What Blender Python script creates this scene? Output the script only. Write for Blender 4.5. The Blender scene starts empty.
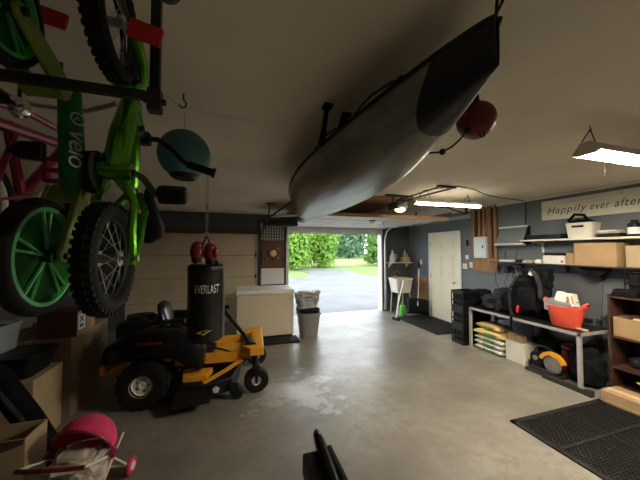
import bpy, bmesh, math, random
from mathutils import Vector, Matrix, Euler
random.seed(7)
C = bpy.context.scene.collection
S = bpy.context.scene
PI = math.pi

# ------------------------------------------------------------------ camera, sky, exposure
cam = bpy.data.cameras.new('camera')
cam.sensor_width = 36.0
cam.lens = 36.0 * 275.0 / 640.0
cam.clip_start = 0.02
cam.clip_end = 400
camo = bpy.data.objects.new('camera', cam)
C.objects.link(camo)
camo.location = (0, 0, 1.71)
camo.rotation_euler = (math.radians(92.0), 0, -math.atan(85 / 275))
S.camera = camo

w = bpy.data.worlds.new('overcast_sky')
S.world = w
w.use_nodes = True
wn = w.node_tree
for n in list(wn.nodes): wn.nodes.remove(n)
wo = wn.nodes.new('ShaderNodeOutputWorld')
wb = wn.nodes.new('ShaderNodeBackground')
wg = wn.nodes.new('ShaderNodeTexCoord')
wsx = wn.nodes.new('ShaderNodeSeparateXYZ')
wr = wn.nodes.new('ShaderNodeValToRGB')
wr.color_ramp.elements[0].position = 0.0
wr.color_ramp.elements[0].color = (0.95, 0.98, 1.0, 1)
wr.color_ramp.elements[1].position = 0.7
wr.color_ramp.elements[1].color = (0.80, 0.90, 1.0, 1)
wn.links.new(wg.outputs['Generated'], wsx.inputs[0])
wn.links.new(wsx.outputs['Z'], wr.inputs[0])
wn.links.new(wr.outputs[0], wb.inputs['Color'])
wb.inputs['Strength'].default_value = 2.9
wn.links.new(wb.outputs[0], wo.inputs[0])

TUBE_FAR = 36.0
TUBE_NEAR = 190.0

S.view_settings.view_transform = 'Standard'
S.view_settings.look = 'None'
S.view_settings.gamma = 1.0
S.view_settings.use_curve_mapping = False
S.view_settings.exposure = 1.1
S.cycles.use_denoising = True
S.cycles.max_bounces = 10
S.cycles.diffuse_bounces = 6
S.cycles.sample_clamp_indirect = 6.0

# ------------------------------------------------------------------ materials
def mat(name, col, rough=0.6, metal=0.0, noise=0.0, scale=8.0, col2=None, bump=0.0, spec=0.5, coat=0.0, detail=6.0, emit=None, alpha=1.0, stretch=None):
    m = bpy.data.materials.new(name)
    m.use_nodes = True
    nt = m.node_tree
    b = nt.nodes['Principled BSDF']
    b.inputs['Base Color'].default_value = (*col, 1)
    b.inputs['Roughness'].default_value = rough
    b.inputs['Metallic'].default_value = metal
    b.inputs['Specular IOR Level'].default_value = spec
    if coat: 
        b.inputs['Coat Weight'].default_value = coat
        b.inputs['Coat Roughness'].default_value = 0.12
    if emit:
        b.inputs['Emission Color'].default_value = (*emit[0], 1)
        b.inputs['Emission Strength'].default_value = emit[1]
    if alpha < 1:
        b.inputs['Alpha'].default_value = alpha
    tc = nt.nodes.new('ShaderNodeTexCoord')
    src = tc.outputs['Object']
    if stretch:
        mp = nt.nodes.new('ShaderNodeMapping')
        mp.inputs['Scale'].default_value = stretch
        nt.links.new(src, mp.inputs[0]); src = mp.outputs[0]
    nz = nt.nodes.new('ShaderNodeTexNoise')
    nz.inputs['Scale'].default_value = scale
    nz.inputs['Detail'].default_value = detail
    nt.links.new(src, nz.inputs['Vector'])
    if noise > 0 or col2:
        c2 = col2 if col2 else tuple(max(0, c * (1 - noise)) for c in col)
        c1 = col if col2 else tuple(min(1, c * (1 + noise)) for c in col)
        r = nt.nodes.new('ShaderNodeValToRGB')
        r.color_ramp.elements[0].position = 0.32
        r.color_ramp.elements[1].position = 0.68
        r.color_ramp.elements[0].color = (*c2, 1)
        r.color_ramp.elements[1].color = (*c1, 1)
        nt.links.new(nz.outputs['Fac'], r.inputs[0])
        nt.links.new(r.outputs[0], b.inputs['Base Color'])
    if bump > 0:
        bp = nt.nodes.new('ShaderNodeBump')
        bp.inputs['Strength'].default_value = bump
        bp.inputs['Distance'].default_value = 0.02
        nt.links.new(nz.outputs['Fac'], bp.inputs['Height'])
        nt.links.new(bp.outputs[0], b.inputs['Normal'])
    return m

M = {}
M['ceil'] = mat('painted_ceiling', (0.78, 0.71, 0.58), 0.85, noise=0.08, scale=1.3)
M['wall_blue'] = mat('blue_grey_wall_paint', (0.155, 0.178, 0.20), 0.75, noise=0.1, scale=2.0)
M['wall_dark'] = mat('dark_grey_wall_paint', (0.085, 0.095, 0.105), 0.8, noise=0.1, scale=2.0)
M['plaster'] = mat('tan_wall_paint', (0.14, 0.125, 0.10), 0.85, noise=0.1, scale=2)  # dark tone on the unseen walls, chosen to cut bounce light
M['door_panel'] = mat('beige_garage_door', (0.60, 0.50, 0.36), 0.6, noise=0.05, scale=3)
M['door_white'] = mat('white_garage_door', (0.84, 0.82, 0.78), 0.45, noise=0.05, scale=3)
M['cream'] = mat('cream_door_paint', (0.80, 0.74, 0.56), 0.45, noise=0.03, scale=3)
M['redwood'] = mat('red_brown_trim', (0.10, 0.030, 0.018), 0.6, noise=0.2, scale=6)
M['wood'] = mat('bare_stud_wood', (0.34, 0.18, 0.085), 0.7, noise=0.3, scale=4, stretch=(8, 8, 0.6))
M['ply'] = mat('plywood', (0.34, 0.20, 0.10), 0.75, noise=0.3, scale=3, stretch=(0.6, 6, 6))
M['darkwood'] = mat('dark_brown_wood', (0.060, 0.028, 0.018), 0.5, noise=0.3, scale=4, stretch=(5, 0.7, 5))
M['clockwood'] = mat('cherry_wood', (0.115, 0.036, 0.018), 0.4, noise=0.3, scale=5, stretch=(5, 5, 0.7))
M['pine'] = mat('pale_pine', (0.60, 0.42, 0.24), 0.65, noise=0.15, scale=5, stretch=(1, 8, 8))
M['card'] = mat('brown_cardboard', (0.38, 0.245, 0.13), 0.85, noise=0.07, scale=6)
M['card_dark'] = mat('dark_cardboard', (0.27, 0.19, 0.13), 0.85, noise=0.1, scale=5)
M['card_print'] = mat('dark_red_printed_cardboard', (0.085, 0.034, 0.026), 0.7, noise=0.1, scale=5)
M['card_tan'] = mat('tan_cardboard', (0.44, 0.33, 0.20), 0.85, noise=0.08, scale=5)
M['white'] = mat('white_enamel', (0.78, 0.77, 0.73), 0.4, noise=0.03, scale=4)
M['white_plastic'] = mat('white_plastic', (0.72, 0.69, 0.60), 0.45, noise=0.04, scale=5)
M['beige'] = mat('beige_enamel', (0.66, 0.57, 0.43), 0.4, noise=0.03, scale=2)
M['black'] = mat('black_plastic', (0.006, 0.006, 0.0065), 0.45, spec=0.3, noise=0.2, scale=10)
M['black_gloss'] = mat('black_gloss', (0.006, 0.006, 0.0065), 0.22, spec=0.3, noise=0.2, scale=10)
M['rubber'] = mat('black_rubber', (0.009, 0.009, 0.009), 0.75, spec=0.25, noise=0.3, scale=20, bump=0.2)
M['cloth_black'] = mat('black_fabric', (0.006, 0.006, 0.007), 0.95, spec=0.15, noise=0.4, scale=15, bump=0.4)
M['cloth_grey'] = mat('charcoal_fabric', (0.022, 0.023, 0.027), 0.95, spec=0.2, noise=0.4, scale=12, bump=0.4)
M['vinyl'] = mat('black_vinyl', (0.007, 0.007, 0.0075), 0.27, spec=0.5, noise=0.2, scale=6, bump=0.06)
M['steel'] = mat('galvanised_steel', (0.45, 0.45, 0.45), 0.4, 0.9, noise=0.15, scale=10)
M['darksteel'] = mat('dark_steel', (0.055, 0.052, 0.050), 0.45, 0.6, noise=0.2, scale=12)
M['silver'] = mat('silver_paint', (0.50, 0.50, 0.50), 0.4, 0.4, noise=0.05, scale=8)
M['chrome'] = mat('chrome', (0.75, 0.75, 0.75), 0.12, 1.0)
M['yellow'] = mat('yellow_paint', (0.72, 0.33, 0.022), 0.38, noise=0.08, scale=6)
M['orange'] = mat('orange_paint', (0.62, 0.20, 0.02), 0.4, noise=0.1, scale=6)
M['red'] = mat('red_plastic', (0.62, 0.016, 0.012), 0.45, noise=0.1, scale=6)
M['darkred'] = mat('dark_red_leather', (0.22, 0.012, 0.018), 0.4, noise=0.15, scale=6)
M['buoy'] = mat('weathered_red_rubber', (0.15, 0.009, 0.009), 0.5, noise=0.2, scale=6)
M['redbin'] = mat('coral_red_plastic', (0.80, 0.10, 0.055), 0.4, noise=0.05, scale=6)
M['green_gloss'] = mat('lime_green_metallic', (0.10, 0.37, 0.012), 0.26, 0.7, noise=0.1, scale=6, coat=0.5)
M['green_mid'] = mat('emerald_green_paint', (0.020, 0.22, 0.075), 0.4, noise=0.1, scale=6)
M['green_rim'] = mat('bright_green_rim', (0.07, 0.42, 0.10), 0.35, noise=0.1, scale=6)
M['green_disc'] = mat('dark_green_mag', (0.010, 0.085, 0.012), 0.8, spec=0.15, noise=0.15, scale=6)
M['olive'] = mat('olive_lime_paint', (0.20, 0.27, 0.045), 0.5, noise=0.1, scale=6)
M['pink'] = mat('pink_metallic', (0.30, 0.02, 0.085), 0.3, 0.3, noise=0.1, scale=6)
M['magenta'] = mat('magenta_plastic', (0.42, 0.012, 0.09), 0.45, noise=0.1, scale=6)
M['pinkcloth'] = mat('pink_fabric', (0.60, 0.035, 0.12), 0.85, noise=0.2, scale=14, bump=0.3)
M['teal'] = mat('teal_rubber', (0.055, 0.20, 0.20), 0.55, noise=0.1, scale=4)
M['hull'] = mat('grey_olive_hull', (0.235, 0.23, 0.205), 0.28, noise=0.45, scale=2.6, bump=0.3, detail=10, stretch=(3.2, 0.7, 3.2))
M['hull_dark'] = mat('black_bow_coating', (0.016, 0.016, 0.015), 0.5, noise=0.2, scale=5)
M['hull_deck'] = mat('olive_deck', (0.16, 0.15, 0.10), 0.5, noise=0.2, scale=4)
M['trash'] = mat('grey_bin_plastic', (0.22, 0.21, 0.20), 0.5, noise=0.1, scale=4)
M['bag_grey'] = mat('grey_plastic_sheet', (0.36, 0.36, 0.36), 0.5, noise=0.35, scale=9, bump=0.3)
M['clear'] = mat('cloudy_clear_plastic', (0.40, 0.45, 0.50), 0.3, alpha=0.55, noise=0.05)
M['bluebin'] = mat('cloudy_blue_plastic', (0.17, 0.23, 0.33), 0.35, alpha=0.7, noise=0.05)
M['paper'] = mat('white_paper', (0.80, 0.78, 0.72), 0.8, noise=0.05, scale=8)
M['sackyellow'] = mat('yellow_paper_sack', (0.70, 0.50, 0.20), 0.75, noise=0.15, scale=8, bump=0.15)
M['sackwhite'] = mat('pale_green_white_sack', (0.66, 0.66, 0.56), 0.7, noise=0.15, scale=8, bump=0.15)
M['sackgreen'] = mat('green_print', (0.10, 0.26, 0.06), 0.7, noise=0.3, scale=14)
M['greenplastic'] = mat('green_plastic', (0.10, 0.42, 0.05), 0.4, noise=0.1)
M['screen'] = mat('dark_blue_grey_panel', (0.19, 0.225, 0.26), 0.30, noise=0.15, scale=2)
M['board_grey'] = mat('charcoal_board', (0.085, 0.090, 0.095), 0.6, noise=0.1, scale=2)
M['gold'] = mat('brass', (0.60, 0.38, 0.12), 0.35, 0.8, noise=0.1)
M['ink'] = mat('faded_dark_ink', (0.07, 0.062, 0.055), 0.8)
M['print_white'] = mat('pale_grey_print', (0.60, 0.58, 0.54), 0.6)
M['print_gold'] = mat('gold_print', (0.62, 0.45, 0.06), 0.5)
M['print_red'] = mat('red_print', (0.35, 0.02, 0.02), 0.5)
M['signwood'] = mat('whitewashed_wood', (0.70, 0.66, 0.55), 0.75, noise=0.10, scale=4, stretch=(6, 0.7, 6))
M['skin_toy'] = mat('cream_blanket', (0.50, 0.44, 0.38), 0.9, noise=0.35, scale=14, bump=0.5)
M['lime'] = mat('lime_yellow_plastic', (0.55, 0.62, 0.04), 0.4)
M['tube_far'] = mat('glowing_far_tube', (1, 1, 1), 0.4, emit=((1.0, 0.90, 0.71), TUBE_FAR))
M['tube_near'] = mat('glowing_near_tube', (1, 1, 1), 0.4, emit=((1.0, 0.90, 0.71), TUBE_NEAR))
M['bulb'] = mat('glowing_opener_bulb', (1, 1, 1), 0.4, emit=((1.0, 0.66, 0.32), 2.5))
M['hood'] = mat('shop_light_hood', (0.62, 0.56, 0.46), 0.4, noise=0.05)
M['bark'] = mat('bark', (0.10, 0.075, 0.05), 0.9, noise=0.3, scale=8)
M['rope'] = mat('black_cord', (0.02, 0.02, 0.02), 0.8)
M['thread'] = mat('pale_string', (0.40, 0.38, 0.34), 0.8)

def leafmat(name, c1, c2):
    m = mat(name, c1, 0.6, noise=0.1, scale=0.8, col2=c2)
    nt = m.node_tree
    b = nt.nodes['Principled BSDF']
    out = [n for n in nt.nodes if n.type == 'OUTPUT_MATERIAL'][0]
    tr = nt.nodes.new('ShaderNodeBsdfTranslucent')
    mx = nt.nodes.new('ShaderNodeMixShader')
    mx.inputs[0].default_value = 0.45
    src = b.inputs['Base Color'].links[0].from_socket
    nt.links.new(src, tr.inputs['Color'])
    nt.links.new(b.outputs[0], mx.inputs[1]); nt.links.new(tr.outputs[0], mx.inputs[2])
    nt.links.new(mx.outputs[0], out.inputs['Surface'])
    return m
M['leaf_bright'] = leafmat('bright_leaves', (0.26, 0.42, 0.06), (0.12, 0.26, 0.03))
M['leaf_mid'] = leafmat('mid_leaves', (0.20, 0.36, 0.07), (0.08, 0.20, 0.035))
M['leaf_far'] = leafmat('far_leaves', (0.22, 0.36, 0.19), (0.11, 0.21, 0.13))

def concrete():
    m = mat('worn_concrete', (0.30, 0.27, 0.225), 0.5)
    nt = m.node_tree; N = nt.nodes; L = nt.links
    b = N['Principled BSDF']
    tc = N.new('ShaderNodeTexCoord')
    def noise(scale, detail=8, rough=0.6):
        n = N.new('ShaderNodeTexNoise'); n.inputs['Scale'].default_value = scale
        n.inputs['Detail'].default_value = detail; n.inputs['Roughness'].default_value = rough
        L.new(tc.outputs['Object'], n.inputs['Vector']); return n.outputs['Fac']
    def ramp(fac, p0, c0, p1, c1):
        r = N.new('ShaderNodeValToRGB'); e = r.color_ramp.elements
        e[0].position = p0; e[0].color = (*c0, 1); e[1].position = p1; e[1].color = (*c1, 1)
        L.new(fac, r.inputs[0]); return r.outputs[0]
    def mix(fac, a, c):
        x = N.new('ShaderNodeMix'); x.data_type = 'RGBA'
        L.new(fac, x.inputs[0])
        for s, v in ((x.inputs[6], a), (x.inputs[7], c)):
            if isinstance(v, tuple): s.default_value = (*v, 1)
            else: L.new(v, s)
        return x.outputs[2]
    big = ramp(noise(0.9), 0.36, (0.140, 0.127, 0.110), 0.64, (0.275, 0.254, 0.222))
    fine = ramp(noise(9, 10, 0.75), 0.35, (0.0, 0.0, 0.0), 0.62, (1, 1, 1))
    base = mix(ramp(noise(9, 10, 0.75), 0.36, (0.75, 0.75, 0.75), 0.54, (0, 0, 0)), big, (0.16, 0.142, 0.118))
    # paler, smoother patch broken up by noise near the middle of the floor
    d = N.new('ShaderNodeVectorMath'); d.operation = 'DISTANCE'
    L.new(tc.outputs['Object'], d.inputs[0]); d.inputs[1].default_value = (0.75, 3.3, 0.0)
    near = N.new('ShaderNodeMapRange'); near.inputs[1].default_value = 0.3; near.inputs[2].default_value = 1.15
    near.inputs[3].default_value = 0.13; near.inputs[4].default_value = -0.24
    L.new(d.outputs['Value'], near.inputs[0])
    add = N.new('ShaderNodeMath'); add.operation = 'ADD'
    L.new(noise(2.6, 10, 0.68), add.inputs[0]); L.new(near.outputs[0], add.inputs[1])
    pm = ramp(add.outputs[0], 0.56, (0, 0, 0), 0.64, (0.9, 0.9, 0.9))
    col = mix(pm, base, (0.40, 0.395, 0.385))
    # pale scratches here and there
    sc = ramp(noise(3.1, 12, 0.8), 0.68, (0, 0, 0), 0.74, (0.6, 0.6, 0.6))
    col = mix(sc, col, (0.46, 0.42, 0.35))
    L.new(col, b.inputs['Base Color'])
    rr = N.new('ShaderNodeMapRange'); rr.inputs[3].default_value = 0.16; rr.inputs[4].default_value = 0.55
    L.new(noise(2.2), rr.inputs[0])
    rm = N.new('ShaderNodeMix'); L.new(pm, rm.inputs[0]); L.new(rr.outputs[0], rm.inputs[2]); rm.inputs[3].default_value = 0.25
    L.new(rm.outputs[0], b.inputs['Roughness'])
    bp = N.new('ShaderNodeBump'); bp.inputs['Strength'].default_value = 0.12; bp.inputs['Distance'].default_value = 0.01
    L.new(noise(14, 8), bp.inputs['Height']); L.new(bp.outputs[0], b.inputs['Normal'])
    return m
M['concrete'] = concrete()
M['asphalt'] = mat('pale_asphalt', (0.118, 0.117, 0.118), 0.7, noise=0.2, scale=0.9)
M['grass'] = mat('lawn_grass', (0.125, 0.19, 0.035), 0.9, noise=0.25, scale=0.6)
M['meadow'] = mat('dry_meadow_grass', (0.19, 0.20, 0.065), 0.9, noise=0.25, scale=0.3)

# ------------------------------------------------------------------ mesh helpers
def V(*a): return Vector(a)

class MB:
    def __init__(s): s.bm = bmesh.new(); s.bev = False
    def box(s, c, size, rot=None, bev=0.0, seg=2):
        mtx = Matrix.Translation(Vector(c))
        if rot is not None: mtx = mtx @ (rot if isinstance(rot, Matrix) else Euler(rot).to_matrix().to_4x4())
        mtx = mtx @ Matrix.Diagonal((*size, 1))
        r = bmesh.ops.create_cube(s.bm, size=1.0, matrix=mtx)
        if bev > 0:
            s.bev = True
            es = list({e for v in r['verts'] for e in v.link_edges})
            bmesh.ops.bevel(s.bm, geom=es, offset=bev, segments=seg, affect='EDGES', profile=0.6)
        return s
    def bx(s, x0, x1, y0, y1, z0, z1, bev=0.0, seg=2):
        return s.box(((x0+x1)/2, (y0+y1)/2, (z0+z1)/2), (abs(x1-x0), abs(y1-y0), abs(z1-z0)), None, bev, seg)
    def ring(s, pts): return [s.bm.verts.new(Vector(p)) for p in pts]
    def skin(s, rings, closed=True, cap0=True, cap1=True, loop=False):
        n = len(rings[0]); k = len(rings)
        for i in range(k if loop else k - 1):
            a, b = rings[i], rings[(i + 1) % k]
            for j in range(n if closed else n - 1):
                q = [a[j], a[(j+1) % n], b[(j+1) % n], b[j]]
                try: s.bm.faces.new(q)
                except ValueError: pass
        if closed and not loop:
            if cap0: s.bm.faces.new(rings[0][::-1])
            if cap1: s.bm.faces.new(rings[-1])
        return s
    def tube(s, pts, r, seg=8, closed=False, flat=None):
        pts = [Vector(p) for p in pts]; n = len(pts)
        rad = r if isinstance(r, (list, tuple)) else [r] * n
        up = None; rings = []
        for i, p in enumerate(pts):
            if closed: t = pts[(i+1) % n] - pts[i-1]
            else: t = pts[min(i+1, n-1)] - pts[max(i-1, 0)]
            t.normalize()
            if up is None:
                up = V(0, 0, 1) if abs(t.z) < 0.9 else V(1, 0, 0)
            side = t.cross(up)
            if side.length < 1e-5: side = t.cross(V(0, 1, 0))
            side.normalize(); up = side.cross(t).normalized()
            f = flat if flat else (1, 1)
            rings.append(s.ring([p + side*math.cos(2*PI*j/seg)*rad[i]*f[0] + up*math.sin(2*PI*j/seg)*rad[i]*f[1] for j in range(seg)]))
        return s.skin(rings, True, True, True, closed)
    def cyl(s, a, b, r0, r1=None, seg=20):
        return s.tube([a, b], [r0, r0 if r1 is None else r1], seg)
    def sph(s, c, r, seg=20, rings=12, rot=None):
        r = (r, r, r) if not isinstance(r, (list, tuple)) else r
        mtx = Matrix.Translation(Vector(c))
        if rot is not None: mtx = mtx @ Euler(rot).to_matrix().to_4x4()
        mtx = mtx @ Matrix.Diagonal((*r, 1))
        bmesh.ops.create_uvsphere(s.bm, u_segments=seg, v_segments=rings, radius=1.0, matrix=mtx)
        return s
    def lathe(s, prof, c=(0, 0, 0), axis='Z', seg=24, closed=False):
        rings = []
        for i in range(seg):
            a = 2*PI*i/seg; row = []
            for r, z in prof:
                p = {'Z': (r*math.cos(a), r*math.sin(a), z), 'X': (z, r*math.cos(a), r*math.sin(a)), 'Y': (r*math.sin(a), z, r*math.cos(a))}[axis]
                row.append(Vector(c) + Vector(p))
            rings.append(s.ring(row))
        n = len(prof)
        for i in range(seg):
            a, b = rings[i], rings[(i+1) % seg]
            for j in range(n if closed else n - 1):
                s.bm.faces.new([a[j], a[(j+1) % n], b[(j+1) % n], b[j]])
        if not closed: bmesh.ops.remove_doubles(s.bm, verts=s.bm.verts[:], dist=1e-5)
        return s
    def torus(s, c, R, r, axis='X', seg=40, rs=12, fr=1.0):
        return s.lathe([(R + r*math.cos(2*PI*k/rs), fr*r*math.sin(2*PI*k/rs)) for k in range(rs)], c, axis, seg, True)
    def prism(s, poly, d, plane='YZ', at=0.0):
        # poly in the plane's two coordinates, extruded from at to at+d along the third
        def P(u, v, t):
            return {'YZ': (t, u, v), 'XZ': (u, t, v), 'XY': (u, v, t)}[plane]
        a = s.ring([P(u, v, at) for u, v in poly]); b = s.ring([P(u, v, at + d) for u, v in poly])
        n = len(poly)
        s.bm.faces.new(a[::-1]); s.bm.faces.new(b)
        for j in range(n): s.bm.faces.new([a[j], a[(j+1) % n], b[(j+1) % n], b[j]])
        return s
    def lump(s, c, size, amp=0.15, seed=0, sub=3, flat=True):
        # soft irregular mass (cloth, sacks); noise-pushed rounded shape
        from mathutils import noise as nz
        r = bmesh.ops.create_icosphere(s.bm, subdivisions=sub, radius=1.0)
        for v in r['verts']:
            p = v.co.copy()
            k = 1 + amp * nz.noise(p*2.1 + V(seed*7.3, seed*1.7, 0)) + amp*0.5*nz.noise(p*5.3 + V(0, seed*3.1, 2))
            q = V(*[math.copysign(abs(t)**0.62, t) for t in p]) if flat else p
            v.co = Vector(c) + V(q.x*size[0], q.y*size[1], q.z*size[2]) * k * 0.5 * (1 if flat else 1)
        return s
    def xf(s, mtx):
        bmesh.ops.transform(s.bm, matrix=mtx, verts=s.bm.verts[:]); return s
    def build(s, name, m, parent=None, smooth=35, world=True, loc=None, bevel=0.0, rest=None):
        bm = s.bm
        if rest is not None:
            for v in bm.verts: v.co.z = max(v.co.z, rest)
        bmesh.ops.recalc_face_normals(bm, faces=bm.faces[:])
        off = Vector((0, 0, 0))
        if parent is not None and world:
            p = parent
            while p is not None:
                off = off + p.location; p = p.parent
        elif loc is not None: off = Vector(loc)
        if off.length > 0: bmesh.ops.translate(bm, verts=bm.verts[:], vec=-off)
        me = bpy.data.meshes.new(name); bm.to_mesh(me); bm.free()
        me.materials.append(M[m] if isinstance(m, str) else m)
        if smooth:
            for p in me.polygons: p.use_smooth = True
            try: me.set_sharp_from_angle(angle=math.radians(smooth))
            except Exception: pass
        o = bpy.data.objects.new(name, me); C.objects.link(o)
        if parent is not None: o.parent = parent
        elif loc is not None: o.location = loc
        if smooth and s.bev and bevel == 0:
            wn_ = o.modifiers.new('weighted', 'WEIGHTED_NORMAL'); wn_.keep_sharp = True
        if bevel > 0:
            b = o.modifiers.new('bevel', 'BEVEL'); b.width = bevel; b.segments = 2; b.limit_method = 'ANGLE'
        return o

def tag(o, label, cat, group=None):
    o['label'] = label; o['category'] = cat
    if group: o['group'] = group
    return o
def thing(name, label, cat, loc=(0, 0, 0), rotz=0.0, group=None):
    o = bpy.data.objects.new(name, None); C.objects.link(o)
    o.location = loc; o.rotation_euler = (0, 0, rotz); o.empty_display_size = 0.1
    return tag(o, label, cat, group)
def struct(o):
    o['kind'] = 'structure'; return o
def dup(root, loc, rotz=0.0, label=None):
    r = root.copy(); C.objects.link(r); r.location = loc; r.rotation_euler = (root.rotation_euler[0], root.rotation_euler[1], rotz)
    if label: r['label'] = label
    for ch in list(root.children):
        c = ch.copy(); C.objects.link(c); c.parent = r
        for g in ch.children:
            d = g.copy(); C.objects.link(d); d.parent = c
    return r
def text_part(name, txt, size, m, parent, loc, rot, shear=0.0, spacing=1.0, ext=0.0015, sx=1.0, align='CENTER'):
    cu = bpy.data.curves.new(name, 'FONT'); cu.body = txt; cu.size = size; cu.extrude = ext
    cu.shear = shear; cu.space_character = spacing; cu.align_x = align; cu.align_y = 'CENTER'
    o = bpy.data.objects.new(name, cu); C.objects.link(o)
    dg = bpy.context.evaluated_depsgraph_get()
    me = bpy.data.meshes.new_from_object(o.evaluated_get(dg))
    bpy.data.objects.remove(o); bpy.data.curves.remove(cu)
    mo = bpy.data.objects.new(name, me); C.objects.link(mo)
    me.materials.clear(); me.materials.append(M[m])
    if parent is not None: mo.parent = parent
    mo.location = loc; mo.rotation_euler = rot; mo.scale = (sx, 1, 1)
    return mo

# ================================================================== THE SETTING
XL, XR, YB, YF, ZC = -2.9, 4.85, -1.7, 6.9, 2.58
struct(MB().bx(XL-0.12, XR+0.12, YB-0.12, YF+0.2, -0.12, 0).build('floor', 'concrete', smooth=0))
struct(MB().bx(XL-0.12, XR+0.12, YB-0.12, YF+0.2, ZC, ZC+0.1).build('ceiling', 'ceil', smooth=0))
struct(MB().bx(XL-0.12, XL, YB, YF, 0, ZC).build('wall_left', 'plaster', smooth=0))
struct(MB().bx(XR, XR+0.12, YB, YF+0.18, 0, ZC).build('wall_right', 'wall_blue', smooth=0))
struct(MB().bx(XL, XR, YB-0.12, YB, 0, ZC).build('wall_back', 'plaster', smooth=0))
wf = MB()
for a, b, z0, z1 in ((XL-0.12, -2.24, 0, ZC), (0.54, 1.27, 0, ZC), (3.97, XR, 0, ZC), (-2.24, 0.54, 2.14, ZC), (1.27, 3.97, 2.14, ZC)):
    wf.bx(a, b, YF, YF+0.18, z0, z1)
struct(wf.build('wall_front', 'wall_dark', smooth=0))
# jambs of the open doorway
struct(MB().bx(1.27, 1.30, YF-0.01, YF+0.19, 0, 2.14).build('trim_1', 'white', smooth=0))
struct(MB().bx(3.935, 3.97, YF-0.01, YF+0.19, 0, 2.14).build('trim_2', 'white', smooth=0))
struct(MB().bx(-2.24, 0.56, YF-0.04, YF-0.002, 2.10, 2.19, 0.004).build('trim_3', 'redwood', smooth=0))
struct(MB().bx(XR-0.012, XR-0.001, 6.02, 6.62, 0.0, 0.98).build('trim_4', 'ply', smooth=0))
struct(MB().bx(1.2, 3.0, 3.95, 6.86, ZC-0.02, ZC-0.001).build('trim_5', 'ply', smooth=0))
struct(MB().bx(1.27, 3.97, YF-0.03, YF-0.002, 2.135, 2.36, 0.004).build('trim_8', 'door_white', smooth=0))
# pale bead where the right wall meets the ceiling
struct(MB().bx(XR-0.025, XR-0.001, -1.6, 5.2, ZC-0.035, ZC-0.001, 0.004).build('trim_6', 'ceil', smooth=0))

# door_1: closed sectional door
d1 = MB()
for k in range(4):
    z0 = 0.01 + k*0.522
    d1.bx(-2.24, 0.53, YF+0.02, YF+0.055, z0, z0+0.512, 0.006)
    d1.bx(-2.20, 0.50, YF+0.014, YF+0.03, z0+0.49, z0+0.512, 0.003)
d1 = struct(d1.build('door_1', 'door_panel'))
for k in (1, 2, 3):
    for x in (-0.92, 0.49):
        h = MB().bx(x-0.02, x+0.02, YF-0.005, YF+0.025, 0.01+k*0.522-0.05, 0.01+k*0.522+0.05, 0.003)
        h.cyl((x-0.035, YF+0.0, 0.01+k*0.522), (x+0.035, YF+0.0, 0.01+k*0.522), 0.012, seg=10)
        h.build('hinge', 'darksteel', d1)
MB().bx(-0.955, -0.935, YF-0.0, YF+0.02, 1.62, 2.08).build('stile', 'door_panel', d1)
MB().bx(0.505, 0.53, YF-0.03, YF+0.012, 0.05, 2.1).build('track', 'steel', d1)

# door_2: the sectional door rolled up under the ceiling
d2 = MB()
for k in range(4):
    y0 = 4.40 + k*0.60
    d2.bx(1.30, 3.94, y0, y0+0.592, 2.30, 2.335, 0.005)
    for c in range(4):
        x0 = 1.35 + c*0.645
        d2.bx(x0, x0+0.60, y0+0.07, y0+0.52, 2.292, 2.31, 0.008)
d2 = struct(d2.build('door_2', 'door_white'))
MB().bx(1.30, 3.94, 4.355, 4.40, 2.285, 2.345, 0.006).build('bottom_rail', 'ply', d2)
for sx, s in ((1.235, -1), (4.005, 1)):
    t = MB(); 
    t.bx(sx-0.02, sx+0.02, 3.9, 6.35, 2.335, 2.345); t.bx(sx+s*0.02-0.003, sx+s*0.02+0.003, 3.9, 6.35, 2.28, 2.345)
    t.tube([(sx, 6.35, 2.31), (sx, 6.55, 2.28), (sx, 6.70, 2.20), (sx, 6.78, 2.05), (sx, 6.80, 1.9)], 0.022, 8)
    t.bx(sx-0.02, sx+0.02, 6.78, 6.82, 0.05, 1.9)
    t.build('track', 'steel', d2)
    b = MB()
    b.bx(sx-0.015, sx+0.015, 3.95, 3.98, 2.34, 2.575); b.bx(sx-0.015, sx+0.015, 5.4, 5.43, 2.34, 2.575)
    b.tube([(sx, 3.97, 2.35), (sx + s*0.02, 4.5, 2.57)], 0.012, 6); b.bx(sx-0.03, sx+0.03, 3.9, 4.6, 2.555, 2.578)
    b.build('track_hanger', 'darksteel', d2)
for k in range(5):
    y = 4.42 + k*0.585
    for x, s in ((1.30, -1), (3.94, 1)):
        r = MB().cyl((x, y, 2.31), (x+s*0.075, y, 2.31), 0.01, seg=8); r.cyl((x+s*0.05, y, 2.31), (x+s*0.07, y, 2.31), 0.024, seg=14)
        r.box((x-s*0.04, y, 2.288), (0.09, 0.07, 0.012)); r.build('roller', 'white' if s > 0 else 'darksteel', d2)  # white on the right-hand rollers stands in for light through the gaps
t = MB(); t.cyl((1.1, 6.80, 2.36), (4.2, 6.80, 2.36), 0.014, seg=10); t.cyl((2.1, 6.80, 2.36), (3.1, 6.80, 2.36), 0.032, seg=16)
t.build('torsion_spring', 'darksteel', d2)
h = MB().box((2.6, 4.9, 2.283), (0.12, 0.05, 0.02), None, 0.004); h.tube([(2.55, 4.9, 2.27), (2.57, 4.9, 2.245), (2.63, 4.9, 2.245), (2.65, 4.9, 2.27)], 0.008, 8)
h.build('handle', 'darksteel', d2)

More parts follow.
